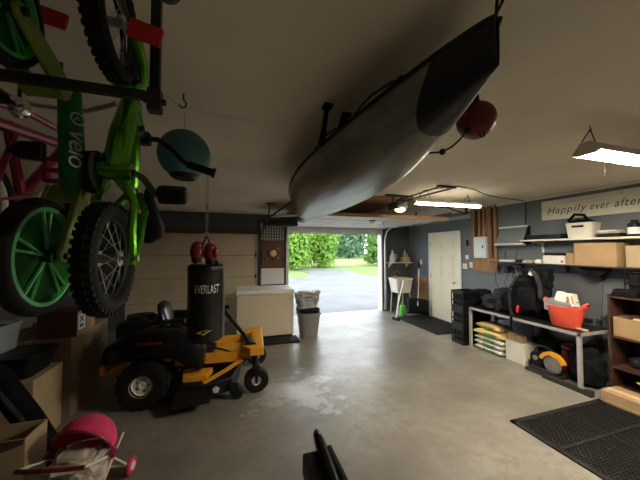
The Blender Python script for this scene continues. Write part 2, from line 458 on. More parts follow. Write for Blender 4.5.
# door_3: panelled house door in the right wall
d3 = MB().bx(XR-0.03, XR-0.004, 5.05, 5.93, 0.02, 2.06, 0.003).build('door_3', 'cream')
struct(d3)
pn = MB()
for (y0, y1) in ((5.14, 5.45), (5.53, 5.84)):
    for (z0, z1) in ((0.20, 0.84), (1.00, 1.58), (1.68, 1.94)):
        pn.bx(XR-0.036, XR-0.028, y0, y1, z0, z1, 0.003)
        pn.bx(XR-0.046, XR-0.034, y0+0.045, y1-0.045, z0+0.045, z1-0.045, 0.009)
pn.build('panel', 'cream', d3)
cs = MB()
cs.bx(XR-0.032, XR-0.001, 5.93, 6.02, 0, 2.13, 0.004); cs.bx(XR-0.032, XR-0.001, 4.96, 5.05, 0, 2.13, 0.004); cs.bx(XR-0.034, XR-0.001, 4.96, 6.02, 2.06, 2.14, 0.004)
cs.build('casing', 'white', d3)
for z in (0.22, 1.05, 1.85):
    MB().cyl((XR-0.035, 5.93, z-0.05), (XR-0.035, 5.93, z+0.05), 0.010, seg=8).build('hinge', 'gold', d3)
k = MB().cyl((XR-0.03, 5.11, 0.95), (XR-0.07, 5.11, 0.95), 0.012, seg=10); k.sph((XR-0.085, 5.11, 0.95), 0.03, 14, 8)
k.build('knob', 'gold', d3)
struct(MB().bx(XR-0.02, XR-0.001, 5.0, 6.0, 0.0, 0.02).build('trim_7', 'steel', smooth=0))

# outdoors
struct(MB().bx(-45, 75, 7.1, 110, -0.30, -0.09).build('ground', 'grass', smooth=0))
dv = MB(); poly = [(-7, 7.08), (15, 7.08), (15, 11.4), (9.2, 14.6), (8.4, 17.5), (9.2, 21.5), (9.0, 23.5), (5.2, 23.5), (5.4, 20.0), (4.4, 17.0), (-7, 13.0)]
dv.prism(poly, 0.06, 'XY', -0.10); struct(dv.build('driveway', 'asphalt', smooth=0))
md = MB().bx(-10, 60, 27, 48, -0.10, -0.05); struct(md.build('meadow_ground', 'meadow', smooth=0))

def tree(name, label, x, y, R, H, zc, leaf, n=1500, ls=0.34, trunk=0.14, group='trees beyond the driveway'):
    root = thing(name, label, 'tree', (x, y, -0.09), 0, group)
    tb = MB(); tb.tube([(x, y, -0.09), (x+0.1, y, zc*0.5), (x-0.05, y+0.05, zc), (x, y, zc+H*0.3)], [trunk, trunk*0.8, trunk*0.6, trunk*0.3], 8)
    for a in range(5):
        an = a*1.26; tb.tube([(x, y, zc*0.55+a*0.15), (x+math.cos(an)*R*0.55, y+math.sin(an)*R*0.55, zc+a*0.25)], [trunk*0.4, trunk*0.12], 6)
    tb.build('trunk', 'bark', root)
    cb = MB(); bm = cb.bm
    blobs = [(V(math.cos(k*2.4)*R*0.55*random.uniform(0.6, 1.1), math.sin(k*2.4)*R*0.55*random.uniform(0.6, 1.1), (k/21.0*2-1)*H*0.40), random.uniform(0.36, 0.55)*R) for k in range(22)]
    for i in range(n):
        c, r = random.choice(blobs)
        u = V(random.gauss(0, 1), random.gauss(0, 1), random.gauss(0, 1)).normalized()
        p = V(x, y, zc) + c + u*r*random.uniform(0.75, 1.05)
        if p.z < 0.15: continue
        nrm = (u + V(random.uniform(-.6, .6), random.uniform(-.6, .6), random.uniform(-.3, .8))).normalized()
        t1 = nrm.orthogonal().normalized(); t1.rotate(Matrix.Rotation(random.uniform(0, 6.3), 3, nrm)); t2 = nrm.cross(t1)
        s = ls*random.uniform(0.6, 1.3)
        vs = [bm.verts.new(p + t1*s*0.6), bm.verts.new(p + t2*s*0.32), bm.verts.new(p - t1*s*0.6), bm.verts.new(p - t2*s*0.32)]
        bm.faces.new(vs)
    cb.build('crown', leaf, root, smooth=0)
for i, (lab, x, y, R, H, zc, lf) in enumerate((
    ('bright green leafy tree at the near edge of the lawn, beside the clock cabinet pier', 4.9, 24.5, 2.0, 5.4, 2.5, 'leaf_bright'),
    ('broad bright green tree rounding off the close clump beside the driveway', 8.2, 27.0, 2.3, 5.2, 2.4, 'leaf_bright'),
    ('mid green tree filling the gap behind the close clump', 6.6, 32.0, 2.5, 6.4, 3.2, 'leaf_mid'),
    ('bushy green tree with low branches alone on the house door side of the driveway', 15.6, 28.0, 1.9, 5.4, 2.6, 'leaf_mid'),
    ('tall bright green tree behind the lone bushy one, cut by the door jamb', 20.3, 32.0, 2.4, 6.2, 3.2, 'leaf_bright'))):
    tree('leafy_tree', lab, x, y, R, H, zc, lf, 3400, 0.34)
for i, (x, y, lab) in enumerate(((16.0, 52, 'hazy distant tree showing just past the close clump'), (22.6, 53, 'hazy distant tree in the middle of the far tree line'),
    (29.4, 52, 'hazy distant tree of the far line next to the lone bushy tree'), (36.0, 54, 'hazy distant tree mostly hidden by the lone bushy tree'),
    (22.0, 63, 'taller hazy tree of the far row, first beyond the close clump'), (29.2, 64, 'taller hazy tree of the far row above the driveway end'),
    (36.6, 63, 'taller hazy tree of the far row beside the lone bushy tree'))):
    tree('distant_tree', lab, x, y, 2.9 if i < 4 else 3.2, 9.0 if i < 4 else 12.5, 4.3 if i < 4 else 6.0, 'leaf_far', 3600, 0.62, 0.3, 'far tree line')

# backing sheet of door_1 so no daylight slips between its sections
MB().bx(-2.24, 0.54, YF+0.05, YF+0.07, 0.0, 2.14).build('backing_sheet', 'wall_dark', d1, smooth=0)

WALLROT = (PI/2, 0, -PI/2)      # text on the right wall, reading towards the camera

# ================================================================== KAYAK hung from the ceiling
KY0, KY1 = 0.628, 3.869
def kay(s):
    # s 0..1 bow to stern -> centre x, y, half beam, gunwale z, keel z
    y = KY0 + (KY1 - KY0) * s
    cx = 0.768 + 0.161 * s
    k = max(0.0, math.sin(PI * min(1, max(0, s)) ** 1.1))
    hb = 0.36 * k ** 0.718 + 0.006
    zg = 2.36 + 0.068 * max(0, 1 - s/0.4) ** 1.6 - 0.06 * max(0, (s - 0.5)/0.5)
    zk = 2.102 + 0.176 * max(0, 1 - s/0.35) ** 2.0 + 0.22 * max(0, (s - 0.85)/0.15) ** 2
    return cx, y, hb, zg, min(zk, zg - 0.02)
def kring(s, grow=0.0, n=18):
    cx, y, hb, zg, zk = kay(s)
    out = []
    for j in range(n + 1):
        a = PI * j / n
        c, sn = math.cos(a), math.sin(a)
        x = math.copysign(abs(c) ** 0.72, c) * (hb + grow)
        out.append((cx + x, y, zg - (zg - zk + grow) * sn ** 0.85))
    return out
kroot = thing('kayak', 'long grey olive kayak with a black bow hung keel down under the ceiling', 'kayak', (0.83, 2.2, 2.12))
hb_ = MB(); SS = [0.0, 0.006, 0.02, 0.045, 0.08, 0.12, 0.17, 0.23, 0.3, 0.38, 0.46, 0.54, 0.62, 0.7, 0.77, 0.83, 0.88, 0.92, 0.95, 0.972, 0.988, 1.0]
rs = [hb_.ring(kring(s)) for s in SS]
hb_.skin(rs, closed=False)
hb_.build('hull', 'hull', kroot, smooth=60)
def gring(s, n=18):
    return [kring(s * (0.60 + 0.42 * math.sin(PI*j/n)), 0.0035)[j] for j in range(n + 1)]
bp = MB(); rs = [bp.ring(gring(s)) for s in (0.0, 0.006, 0.02, 0.04, 0.06, 0.08, 0.098)]
bp.skin(rs, closed=False); bp.build('bow_guard', 'hull_dark', kroot, smooth=60)
dk = MB(); rows = []
for s in SS:
    cx, y, hb, zg, zk = kay(s)
    rows.append(dk.ring([(cx - hb + 2*hb*j/10, y, zg + 0.05 * (1 - (2*j/10 - 1) ** 2) * min(1, hb/0.2) - (0.10 if (0.36 < s < 0.68 and 2 < j < 8) else 0)) for j in range(11)]))
dk.skin(rows, closed=False); dk.build('deck', 'hull_deck', kroot, smooth=50)
gw = MB()
for sg in (-1, 1):
    gw.tube([(kay(s)[0] + sg*(kay(s)[2] + 0.004), kay(s)[1], kay(s)[3]) for s in SS], 0.009, 6)
gw.build('gunwale', 'hull_dark', kroot)
dl = MB()
for s0, s1 in ((0.10, 0.19), (0.235, 0.33)):
    P0 = kay(s0); P1 = kay(s1)
    a = V(P0[0]-P0[2]-0.005, P0[1], P0[3]+0.004); b = V(P1[0]-P1[2]-0.005, P1[1], P1[3]+0.004); m_ = (a+b)/2 + V(-0.022, 0, 0.012)
    dl.tube([a, a*0.7+m_*0.3+V(-.006, 0, .004), m_, b*0.7+m_*0.3+V(-.006, 0, .004), b], 0.006, 6); dl.sph(a, 0.014, 10, 6); dl.sph(b, 0.014, 10, 6)
dl.build('side_handle', 'rope', kroot)
ck = MB(); ck.tube([(kay(0.52)[0] + 0.20*math.cos(a*PI/16), 2.30 + 0.52*math.sin(a*PI/16), 2.405) for a in range(32)], 0.018, 8, closed=True)
ck.build('cockpit_rim', 'hull_dark', kroot)
# slings: each one is a thing of its own
def sling(lab, pts, r, name='hanging_rope', flat=None, m='rope', cat='rope', grp=None):
    o = MB().tube(pts, r, 6, flat=flat).build(name, m, None, loc=pts[0]); tag(o, lab, cat, grp); return o
sling('thin black rope tied from the kayak bow tip straight up', [(0.768, 0.632, 2.432), (0.81, 0.655, 2.579)], 0.005)
sling('second thin black rope from the kayak bow, just behind the tip', [(0.772, 0.65, 2.432), (0.885, 0.70, 2.579)], 0.005)
st = MB(); st.tube([(0.52, 1.54, 2.578), (0.52, 1.59, 2.47), (0.515, 1.64, 2.37)], [0.032, 0.030, 0.048], 8, flat=(1, 0.45)); st.bx(0.495, 0.55, 1.51, 1.57, 2.56, 2.579, 0.004)
tag(st.build('hanging_strap', 'cloth_black', None, loc=(0.52, 1.6, 2.37)), 'wide black webbing strap holding the kayak near its middle', 'strap')
st = MB(); st.tube([(0.662, 1.586, 2.578), (0.665, 1.70, 2.49), (0.67, 1.78, 2.415)], [0.026, 0.024, 0.036], 8, flat=(1, 0.45)); st.bx(0.66, 0.70, 1.58, 1.62, 2.56, 2.579, 0.004)
tag(st.build('hanging_strap', 'cloth_black', None, loc=(0.67, 1.7, 2.41)), 'shorter black webbing strap beside the wide one over the kayak', 'strap')
sling('black rope holding the rounded kayak stern up', [(0.925, 3.80, 2.312), (0.925, 3.82, 2.579)], 0.006)
# buoy
b = thing('marker_buoy', 'dark red ball buoy tied beside the kayak bow', 'buoy', (1.11, 1.03, 2.24))
MB().sph((1.11, 1.03, 2.335), 0.088, 28, 18).build('ball', 'buoy', b)
t = MB(); t.cyl((1.07, 1.00, 2.405), (1.065, 0.99, 2.45), 0.022, 0.015, 12)
t.tube([(1.07, 1.0, 2.44), (1.02, 1.02, 2.44), (0.98, 1.05, 2.425)], 0.005, 6)
t.build('neck', 'black', b)
t = MB(); t.tube([(1.115, 0.99, 2.258), (1.105, 0.985, 2.238), (1.09, 0.985, 2.235), (1.078, 0.985, 2.25), (1.078, 0.99, 2.262)], 0.005, 6)
t.build('loop', 'rope', b)
t = MB(); cp = [(1.045, 1.02, 2.275), (1.05, 1.07, 2.25), (1.055, 1.13, 2.235), (1.05, 1.19, 2.23), (1.00, 1.24, 2.235)]
t.tube(cp, 0.005, 6); t.sph(cp[0], 0.018, 12, 8); t.sph(cp[3], 0.017, 12, 8); t.build('cord', 'rope', b)

# ================================================================== LAMPS
def shop_light(lab, x0, x1, y, z, tm, hooks, wd=1.0):
    r = thing('shop_light', lab, 'ceiling light', ((x0+x1)/2, y, z), 0, 'tube shop lights')
    h = MB(); prof = [(-0.085, z+0.005), (-0.05, z+0.045), (-0.03, z+0.075), (0.03, z+0.075), (0.05, z+0.045), (0.085, z+0.005), (0.08, z), (0.045, z+0.038), (0.027, z+0.066), (-0.027, z+0.066), (-0.045, z+0.038), (-0.08, z)]
    h.prism([(y+a*wd, b) for a, b in prof], x1-x0, 'YZ', x0); h.build('reflector_hood', 'hood', r, smooth=20)
    for x in (x0, x1):
        e = MB(); e.prism([(y+a*wd, b) for a, b in ((-0.086, z+0.003), (-0.052, z+0.048), (-0.031, z+0.078), (0.031, z+0.078), (0.052, z+0.048), (0.086, z+0.003), (0.05, z-0.012), (-0.05, z-0.012))], 0.012, 'YZ', x-0.006)
        e.build('end_cap', 'hood', r, smooth=20)
    for dy in (-0.03, 0.03):
        MB().cyl((x0+0.012, y+dy, z+0.012), (x1-0.012, y+dy, z+0.012), 0.016, seg=14).build('tube', tm, r)
    for hx in hooks:
        c = MB()
        c.tube([(hx-0.09, y, z+0.075), (hx, y, ZC-0.03)], 0.004, 6); c.tube([(hx+0.06, y, z+0.075), (hx, y, ZC-0.03)], 0.004, 6)
        c.tube([(hx, y, ZC-0.001), (hx, y, ZC-0.02), (hx+0.012, y, ZC-0.035), (hx, y, ZC-0.045), (hx-0.01, y, ZC-0.035)], 0.003, 6)
        c.build('hanging_chain', 'darksteel', r)
    return r
shop_light('long glowing tube light beside the door opener', 2.50, 3.72, 3.43, 2.385, 'tube_far', (2.75, 3.5), 0.6)
n_ = shop_light('nearest glowing tube light, hung on a chain over the sign side', 2.31, 3.53, 1.25, 2.375, 'tube_near', (2.36, 3.45))
t = MB(); t.tube([(2.42, 1.20, 2.40), (2.40, 1.17, 2.33), (2.46, 1.17, 2.30), (2.50, 1.19, 2.36)], 0.004, 6); t.tube([(2.36, 1.18, 2.39), (2.365, 1.18, 2.20)], 0.002, 5)
t.build('pull_cord', 'thread', n_)
# cable across the ceiling between the lights and the wall
t = MB(); t.tube([(2.55, 3.42, 2.46), (2.58, 3.3, 2.56), (2.9, 3.0, 2.572), (3.3, 3.1, 2.568), (3.7, 3.3, 2.57), (4.2, 3.45, 2.566), (4.83, 3.5, 2.56)], 0.006, 6)
tag(t.build('ceiling_cable', 'darksteel', None, loc=(2.9, 3.0, 2.56)), 'thin dark cable running along the ceiling from the tube light to the wall', 'cable')

# ================================================================== GARAGE DOOR OPENER
r = thing('door_opener', 'garage door opener motor with a glowing lens and long rail', 'opener', (2.46, 3.78, 2.28))
MB().bx(2.37, 2.56, 3.66, 3.92, 2.34, 2.46, 0.015).build('motor_housing', 'darksteel', r)
MB().sph((2.46, 3.72, 2.34), (0.085, 0.07, 0.05), 18, 10).build('lamp_lens', 'bulb', r)
t = MB(); t.bx(2.445, 2.475, 3.9, 6.85, 2.415, 2.44); t.bx(2.43, 2.49, 6.82, 6.895, 2.40, 2.46); t.build('rail', 'steel', r)
t = MB()
for x in (2.38, 2.54):
    t.tube([(x, 3.8, 2.46), (x+0.02, 3.8, ZC-0.002)], 0.012, 6)
t.bx(2.25, 2.75, 3.78, 3.82, 2.555, ZC-0.001); t.tube([(2.50, 3.8, 2.47), (2.85, 3.05, 2.555)], 0.014, 6); t.tube([(2.40, 3.72, 2.47), (2.62, 3.05, 2.555)], 0.012, 6); t.bx(2.6, 2.9, 3.03, 3.07, 2.55, ZC-0.001)
t.build('bracket', 'darksteel', r)
t = MB(); t.tube([(2.46, 4.35, 2.41), (2.47, 4.32, 2.30), (2.50, 4.30, 2.18)], 0.003, 5); t.box((2.50, 4.30, 2.17), (0.025, 0.012, 0.035), None, 0.004); t.build('release_cord', 'red', r)

# left-hand dark bracket and pale tray by the doorway
r = thing('ceiling_bracket', 'dark angle iron bracket hung from the ceiling beside the open doorway', 'bracket', (0.9, 5.0, 2.2))
t = MB()
t.tube([(0.62, 5.2, 2.579), (0.60, 5.25, 2.30), (0.60, 6.85, 2.06)], 0.016, 6); t.tube([(0.62, 5.2, 2.32), (0.98, 4.75, 2.579)], 0.014, 6); t.bx(0.55, 0.70, 5.15, 5.25, 2.565, 2.579)
t.build('angle_iron', 'darksteel', r)
t = MB(); t.box((0.95, 5.35, 2.37), (0.50, 0.85, 0.03), (0.10, -0.08, 0), 0.006); tag(t.build('folded_tray', 'white', None, loc=(0.95, 5.35, 2.33)), 'pale folded tray lying on the angle iron bracket near the ceiling', 'tray')
t = MB(); t.box((0.90, 5.75, 2.25), (0.62, 0.6, 0.10), (0.05, 0.02, 0), 0.02); tag(t.build('hanging_case', 'black', None, loc=(0.9, 5.75, 2.2)), 'flat black case hanging under the angle iron bracket above the freezer', 'case')
# ================================================================== CLOCK PIER between the doors
r = thing('clock_cabinet', 'tall narrow wall cabinet with lattice top and cherry wood dial on the pier', 'wall cabinet', (0.905, 6.88, 0.80))
t = MB(); t.bx(0.56, 0.60, 6.83, 6.895, 0.80, 2.42, 0.004); t.bx(1.19, 1.23, 6.83, 6.895, 0.80, 2.42, 0.004); t.bx(0.56, 1.23, 6.83, 6.895, 2.38, 2.42, 0.004); t.bx(0.56, 1.23, 6.83, 6.895, 0.78, 0.82, 0.004)
t.build('frame', 'darkwood', r)
MB().bx(0.60, 1.19, 6.88, 6.895, 0.82, 2.38).build('back_board', 'wall_dark', r, smooth=0)
t = MB()
for k in range(9):
    t.tube([(0.61+k*0.07, 6.86, 2.36), (0.64+k*0.0625, 6.86, 1.93)], 0.011, 5)
for k in range(6): t.tube([(0.61, 6.865, 1.98+k*0.072), (1.18, 6.865, 1.98+k*0.072)], 0.007, 5)
t.build('lattice', 'white', r)
cl = MB(); pts = [(0.63, 1.30), (1.16, 1.30), (1.16, 1.80)] + [(0.895 + 0.265*math.cos(a*PI/10), 1.80 + 0.12*math.sin(a*PI/10)) for a in range(1, 10)] + [(0.63, 1.80)]
cl.prism(pts, 0.08, 'XZ', 6.80); cl.bx(0.61, 1.18, 6.785, 6.88, 1.27, 1.32, 0.006); cl.bx(0.62, 0.66, 6.79, 6.82, 1.32, 1.80, 0.004); cl.bx(1.13, 1.17, 6.79, 6.82, 1.32, 1.80, 0.004)
co = cl.build('case', 'clockwood', r)
t = MB().lathe([(0.0, -0.012), (0.085, -0.012), (0.09, -0.004), (0.15, -0.004), (0.16, 0.0), (0.0, 0.0)], (0.895, 6.80, 1.62), 'Y', 28); t.build('dial_ring', 'darkwood', co)
t = MB().lathe([(0.0, -0.02), (0.05, -0.018), (0.085, -0.012), (0.06, 0.0), (0.0, 0.0)], (0.895, 6.80, 1.62), 'Y', 24)
for a in range(4): t.sph((0.895+0.17*math.cos(a*PI/2+PI/4), 6.795, 1.62+0.17*math.sin(a*PI/2+PI/4)), 0.022, 8, 6)
t.build('dial', 'gold', co)
t = MB(); t.bx(0.61, 1.18, 6.84, 6.88, 0.86, 1.25, 0.008); t.bx(0.885, 0.89, 6.836, 6.842, 0.90, 1.24); t.bx(1.09, 1.095, 6.836, 6.842, 0.90, 1.24); t.build('lower_panel', 'white', r)

# ================================================================== CHEST FREEZER, MAT, BIN
r = thing('chest_freezer', 'beige chest freezer with a white lid standing under the clock cabinet', 'freezer', (0.585, 5.75, 0))
MB().bx(0.04, 1.13, 5.42, 6.10, 0.04, 0.84, 0.02).build('body', 'beige', r)
t = MB(); t.bx(0.03, 1.14, 5.405, 6.11, 0.845, 0.93, 0.022); t.build('lid', 'white', r)
t = MB(); t.bx(0.06, 1.11, 5.45, 6.07, 0.0, 0.05); t.build('plinth', 'black', r)
t = MB(); t.bx(0.5, 0.68, 5.388, 5.408, 0.86, 0.885, 0.006); t.build('handle', 'white_plastic', r)
o = MB().bx(0.36, 1.17, 5.02, 5.40, 0.0, 0.025, 0.006).build('floor_mat', 'rubber', None, loc=(0.76, 5.2, 0)); tag(o, 'small black mat on the floor in front of the chest freezer', 'mat')
r = thing('trash_bin', 'grey tapered rubbish bin with a black liner beside the chest freezer', 'bin', (1.43, 5.42, 0))
t = MB(); prof = []
rings = []
for (z, hx, hy) in ((0.0, 0.165, 0.15), (0.02, 0.17, 0.155), (0.42, 0.215, 0.20), (0.425, 0.235, 0.22), (0.46, 0.235, 0.22), (0.46, 0.21, 0.195), (0.36, 0.205, 0.19)):
    rings.append(t.ring([(1.43 + math.copysign(abs(math.cos(a*PI/12))**0.45, math.cos(a*PI/12))*hx, 5.42 + math.copysign(abs(math.sin(a*PI/12))**0.45, math.sin(a*PI/12))*hy, z) for a in range(24)]))
t.skin(rings); t.build('bin_body', 'trash', r)
t = MB().lump((1.43, 5.42, 0.49), (0.46, 0.43, 0.15), 0.18, 3); t.build('bin_liner', 'black', r)
t = MB().lump((1.41, 5.44, 0.66), (0.44, 0.40, 0.30), 0.35, 5, 4); t.lump((1.36, 5.42, 0.80), (0.40, 0.36, 0.15), 0.4, 8, 4); t.lump((1.56, 5.42, 0.83), (0.22, 0.2, 0.10), 0.5, 9, 3)
tag(t.build('plastic_sheeting', 'bag_grey', None, loc=(1.43, 5.42, 0.5)), 'crumpled grey plastic sheeting heaped in the mouth of the grey bin', 'plastic sheet')

# ================================================================== PUNCHING BAG
BX, BY = -0.262, 2.86
r = thing('punching_bag', 'black punching bag with white lettering on its chain above the mower', 'punching bag', (BX, BY, 0.80))
MB().lathe([(0, 0.86), (0.15, 0.86), (0.158, 0.875), (0.162, 0.91), (0.162, 1.52), (0.160, 1.555), (0.145, 1.57), (0, 1.57)], (BX, BY, 0), 'Z', 36).build('bag_body', 'vinyl', r)
t = MB().lathe([(0.163, 1.50), (0.1645, 1.505), (0.1645, 1.55), (0.160, 1.558)], (BX, BY, 0), 'Z', 36); t.build('rim_band', 'black', r)
sm = MB(); sm.prism([(0, 0), (0.022, 0), (0.022, 0.005), (0, 0.005)], 0.64, 'XY', 0.88)  # silver strip added for the daylight glint down the bag's edge
sm.xf(Matrix.Translation((BX, BY, 0)) @ Matrix.Rotation(math.radians(-18), 4, 'Z') @ Matrix.Translation((0.160, -0.01, 0))); sm.build('edge_glint', 'silver', r)
t = MB()
for a in range(4):
    an = PI/4 + a*PI/2
    t.tube([(BX+0.152*math.cos(an), BY+0.152*math.sin(an), 1.545), (BX+0.08*math.cos(an), BY+0.08*math.sin(an), 1.70), (BX, BY, 1.84)], [0.024, 0.018, 0.014], 6, flat=(1, 0.35))
t.build('hanging_strap', 'cloth_black', r)
t = MB(); t.torus((BX, BY, 1.855), 0.02, 0.006, 'Y', 16, 6)
z = 1.885; k = 0
while z < ZC-0.035:
    t.torus((BX, BY, z), 0.0115, 0.0032, 'X' if k % 2 else 'Y', 12, 6); z += 0.0185; k += 1
t.cyl((BX, BY, ZC-0.04), (BX, BY, ZC-0.001), 0.008, seg=8); t.box((BX, BY, 2.02), (0.03, 0.012, 0.07), None, 0.004); t.sph((BX, BY, 2.13), 0.018, 10, 8)
t.build('chain', 'steel', r)
def on_bag(name, txt, size, z, m, sx, ang, th=-PI/2):
    o = text_part(name, txt, size, m, r, (0, 0, 0), (0, 0, 0), ext=0.0, sx=1.0)
    me = o.data; ang += 0.06
    bm = bmesh.new(); bm.from_mesh(me)
    bmesh.ops.triangulate(bm, faces=bm.faces[:])
    bmesh.ops.subdivide_edges(bm, edges=[e for e in bm.edges if e.calc_length() > 0.012], cuts=2, use_grid_fill=False)
    for v in bm.verts:
        a = th + ang + v.co.x*sx/0.178
        v.co = V(0.1635*math.cos(a), 0.1635*math.sin(a), z - 0.80 + v.co.y)
    bm.to_mesh(me); bm.free()
    return o
on_bag('brand_lettering', 'EVERLAST', 0.110, 1.345, 'print_white', 0.50, 0.10)
lg = MB()   # yellow emblem low on the bag: a flattened triangle outline
def bagp(u, z): 
    a = -PI/2 + u/0.165
    return (BX + 0.1655*math.cos(a), BY + 0.1655*math.sin(a), z)
for q in (((-0.065, 0.905), (0.0, 0.885), (0.0, 0.897), (-0.04, 0.908)), ((0.0, 0.885), (0.075, 0.925), (0.055, 0.925), (0.0, 0.899)), ((-0.065, 0.905), (-0.02, 0.925), (-0.01, 0.917), (-0.045, 0.905)), ((-0.01, 0.917), (0.03, 0.925), (0.04, 0.933), (-0.005, 0.924))):
    lg.bm.faces.new(lg.ring([bagp(u, z + 0.055) for u, z in q]))
lg.build('emblem', 'print_gold', r, smooth=0)
# boxing gloves hung on the bag straps
def glove(lab, c, rz, m='darkred'):
    g = thing('boxing_glove', lab, 'boxing glove', (c[0], c[1], c[2]-0.08), rz, 'boxing gloves on the punching bag')
    b = MB().sph((0, 0, 0.08), (0.062, 0.055, 0.078), 18, 12); b.sph((0, -0.012, 0.135), (0.055, 0.05, 0.05), 16, 10); b.build('mitt', m, g, world=False)
    MB().sph((0.055, -0.02, 0.095), (0.026, 0.028, 0.055), 12, 8).build('thumb', m, g, world=False)
    MB().lathe([(0.0, 0.0), (0.042, 0.0), (0.047, 0.02), (0.044, 0.055), (0, 0.055)], (0, 0, -0.015), 'Z', 18).build('cuff', 'black', g, world=False)
glove('dark red boxing glove hanging beside the bag strap, outer one', (BX-0.075, BY-0.09, 1.685), 2.6)
glove('dark red boxing glove wedged between the bag straps', (BX+0.045, BY-0.10, 1.67), -0.3)

# ================================================================== RIDING MOWER
mo = thing('riding_mower', 'yellow and black zero turn riding mower parked behind the punching bag', 'mower', (-0.28, 3.90, 0), math.radians(-4))
W_ = dict(world=False)
def wheel(x, y, rr, ww, hubm, hubr, name, side):
    t = MB(); k = ww/2
    t.lathe([(hubr*0.9, -k*0.85), (rr*0.80, -k), (rr*0.94, -k*0.85), (rr, -k*0.45), (rr, k*0.45), (rr*0.94, k*0.85), (rr*0.80, k), (hubr*0.9, k*0.85)], (x, y, rr), 'Y', 36, True)
    for a in range(18):
        an = a*2*PI/18
        t.box((x+(rr-0.004)*math.cos(an), y, rr+(rr-0.004)*math.sin(an)), (0.022, ww*0.85, 0.018), Matrix.Rotation(-an+PI/2, 4, 'Y') @ Matrix.Rotation(0.4, 4, 'Z'), 0.002, 1) if rr > 0.2 else None
    o = t.build(name, 'rubber', mo, **W_)
    h = MB().lathe([(0, -k*0.55), (hubr*0.3, -k*0.65), (hubr*0.4, -k*0.45), (hubr*0.85, -k*0.5), (hubr, -k*0.9), (hubr, k*0.9), (hubr*0.85, k*0.5), (hubr*0.4, k*0.45), (hubr*0.3, k*0.65), (0, k*0.55)], (x, y, rr), 'Y', 28)
    h.build('hub', hubm, o, **W_)
    c = MB()
    for a in range(5):
        an = a*2*PI/5; c.cyl((x+hubr*0.55*math.cos(an), y+side*k*0.42, rr+hubr*0.55*math.sin(an)), (x+hubr*0.55*math.cos(an), y+side*k*0.56, rr+hubr*0.55*math.sin(an)), hubr*0.09, seg=8)
    c.build('lug_nut', 'darksteel', o, **W_)
for sy in (-1, 1):
    wheel(-0.62, sy*0.46, 0.255, 0.21, 'white_plastic', 0.115, 'rear_wheel', sy)
    wheel(0.575, sy*0.40, 0.145, 0.11, 'white_plastic', 0.062, 'caster_wheel', sy)
    t = MB(); t.cyl((0.56, sy*0.40, 0.33), (0.56, sy*0.40, 0.50), 0.032, seg=14); t.box((0.565, sy*0.40, 0.315), (0.09, 0.16, 0.03), None, 0.006)
    for d in (-1, 1): t.prism([(0.562, 0.125), (0.588, 0.125), (0.60, 0.32), (0.54, 0.32)], 0.010, 'XZ', sy*0.40 + d*0.075 - 0.006)
    t.cyl((0.575, sy*0.40-0.08, 0.145), (0.575, sy*0.40+0.08, 0.145), 0.013, seg=8)
    t.build('caster_fork', 'black', mo, **W_)
# frame
t = MB()
for sy in (-1, 1):
    t.prism([(-0.35, 0.36), (0.30, 0.36), (0.60, 0.42), (0.60, 0.52), (0.35, 0.47), (-0.35, 0.49)], 0.03, 'XZ', sy*0.34-0.015)
    t.prism([(0.42, sy*0.25), (0.62, sy*0.30), (0.66, sy*0.47), (0.50, sy*0.47), (0.40, sy*0.36)], 0.09, 'XY', 0.45)
t.bx(0.50, 0.66, -0.34, 0.34, 0.43, 0.53, 0.02); t.bx(-0.2, 0.5, -0.32, 0.32, 0.365, 0.38); t.bx(0.05, 0.38, -0.20, 0.20, 0.38, 0.41, 0.01); t.bx(-0.32, -0.26, -0.34, 0.34, 0.36, 0.50, 0.008)
t.build('front_frame', 'yellow', mo, bevel=0.006, **W_)
t = MB(); t.bx(-0.18, 0.03, -0.28, 0.28, 0.385, 0.40, 0.006)
for k in range(5): t.bx(-0.16+k*0.04, -0.145+k*0.04, -0.27, 0.27, 0.40, 0.408)
t.build('foot_mat', 'rubber', mo, **W_)
# deck
t = MB()
dp = [(-0.34, -0.40), (-0.25, -0.60), (0.05, -0.62), (0.30, -0.50), (0.36, -0.20), (0.36, 0.20), (0.30, 0.50), (0.05, 0.60), (-0.25, 0.58), (-0.34, 0.40)]
t.prism(dp, 0.15, 'XY', 0.09); t.build('deck', 'black', mo, bevel=0.012, **W_)
for sy in (-1, 1):
    t = MB().prism([(-0.26, sy*0.34), (-0.22, sy*0.54), (0.03, sy*0.54), (0.07, sy*0.34)], 0.075, 'XY', 0.24)
    t.build('belt_cover', 'yellow', mo, bevel=0.012, **W_)
    t = MB().tube([(0.0, sy*0.57, 0.235), (0.22, sy*0.47, 0.31), (0.40, sy*0.36, 0.375)], 0.045, 4, flat=(1.0, 0.55)); t.build('deck_brace', 'yellow', mo, **W_)
t = MB().prism([(-0.28, -0.62), (0.08, -0.635), (0.10, -0.74), (-0.25, -0.80)], 0.03, 'XY', 0.10); t.box((-0.08, -0.70, 0.16), (0.36, 0.16, 0.02), (0.5, 0, 0), 0.004)
t.build('discharge_chute', 'black', mo, **W_)
t = MB().lathe([(0, 0), (0.04, 0), (0.04, 0.004), (0, 0.004)], (0.14, -0.615, 0.17), 'Y', 5); t.build('deck_emblem', 'white_plastic', mo, **W_)
for sy in (-1, 1):
    t = MB().lathe([(0.01, -0.03), (0.05, -0.03), (0.065, -0.018), (0.065, 0.018), (0.05, 0.03), (0.01, 0.03)], (0.36, sy*0.52, 0.066), 'Y', 20, True); t.bx(0.28, 0.37, sy*0.52-0.045, sy*0.52-0.035, 0.06, 0.2)
    t.build('deck_wheel', 'rubber', mo, **W_)
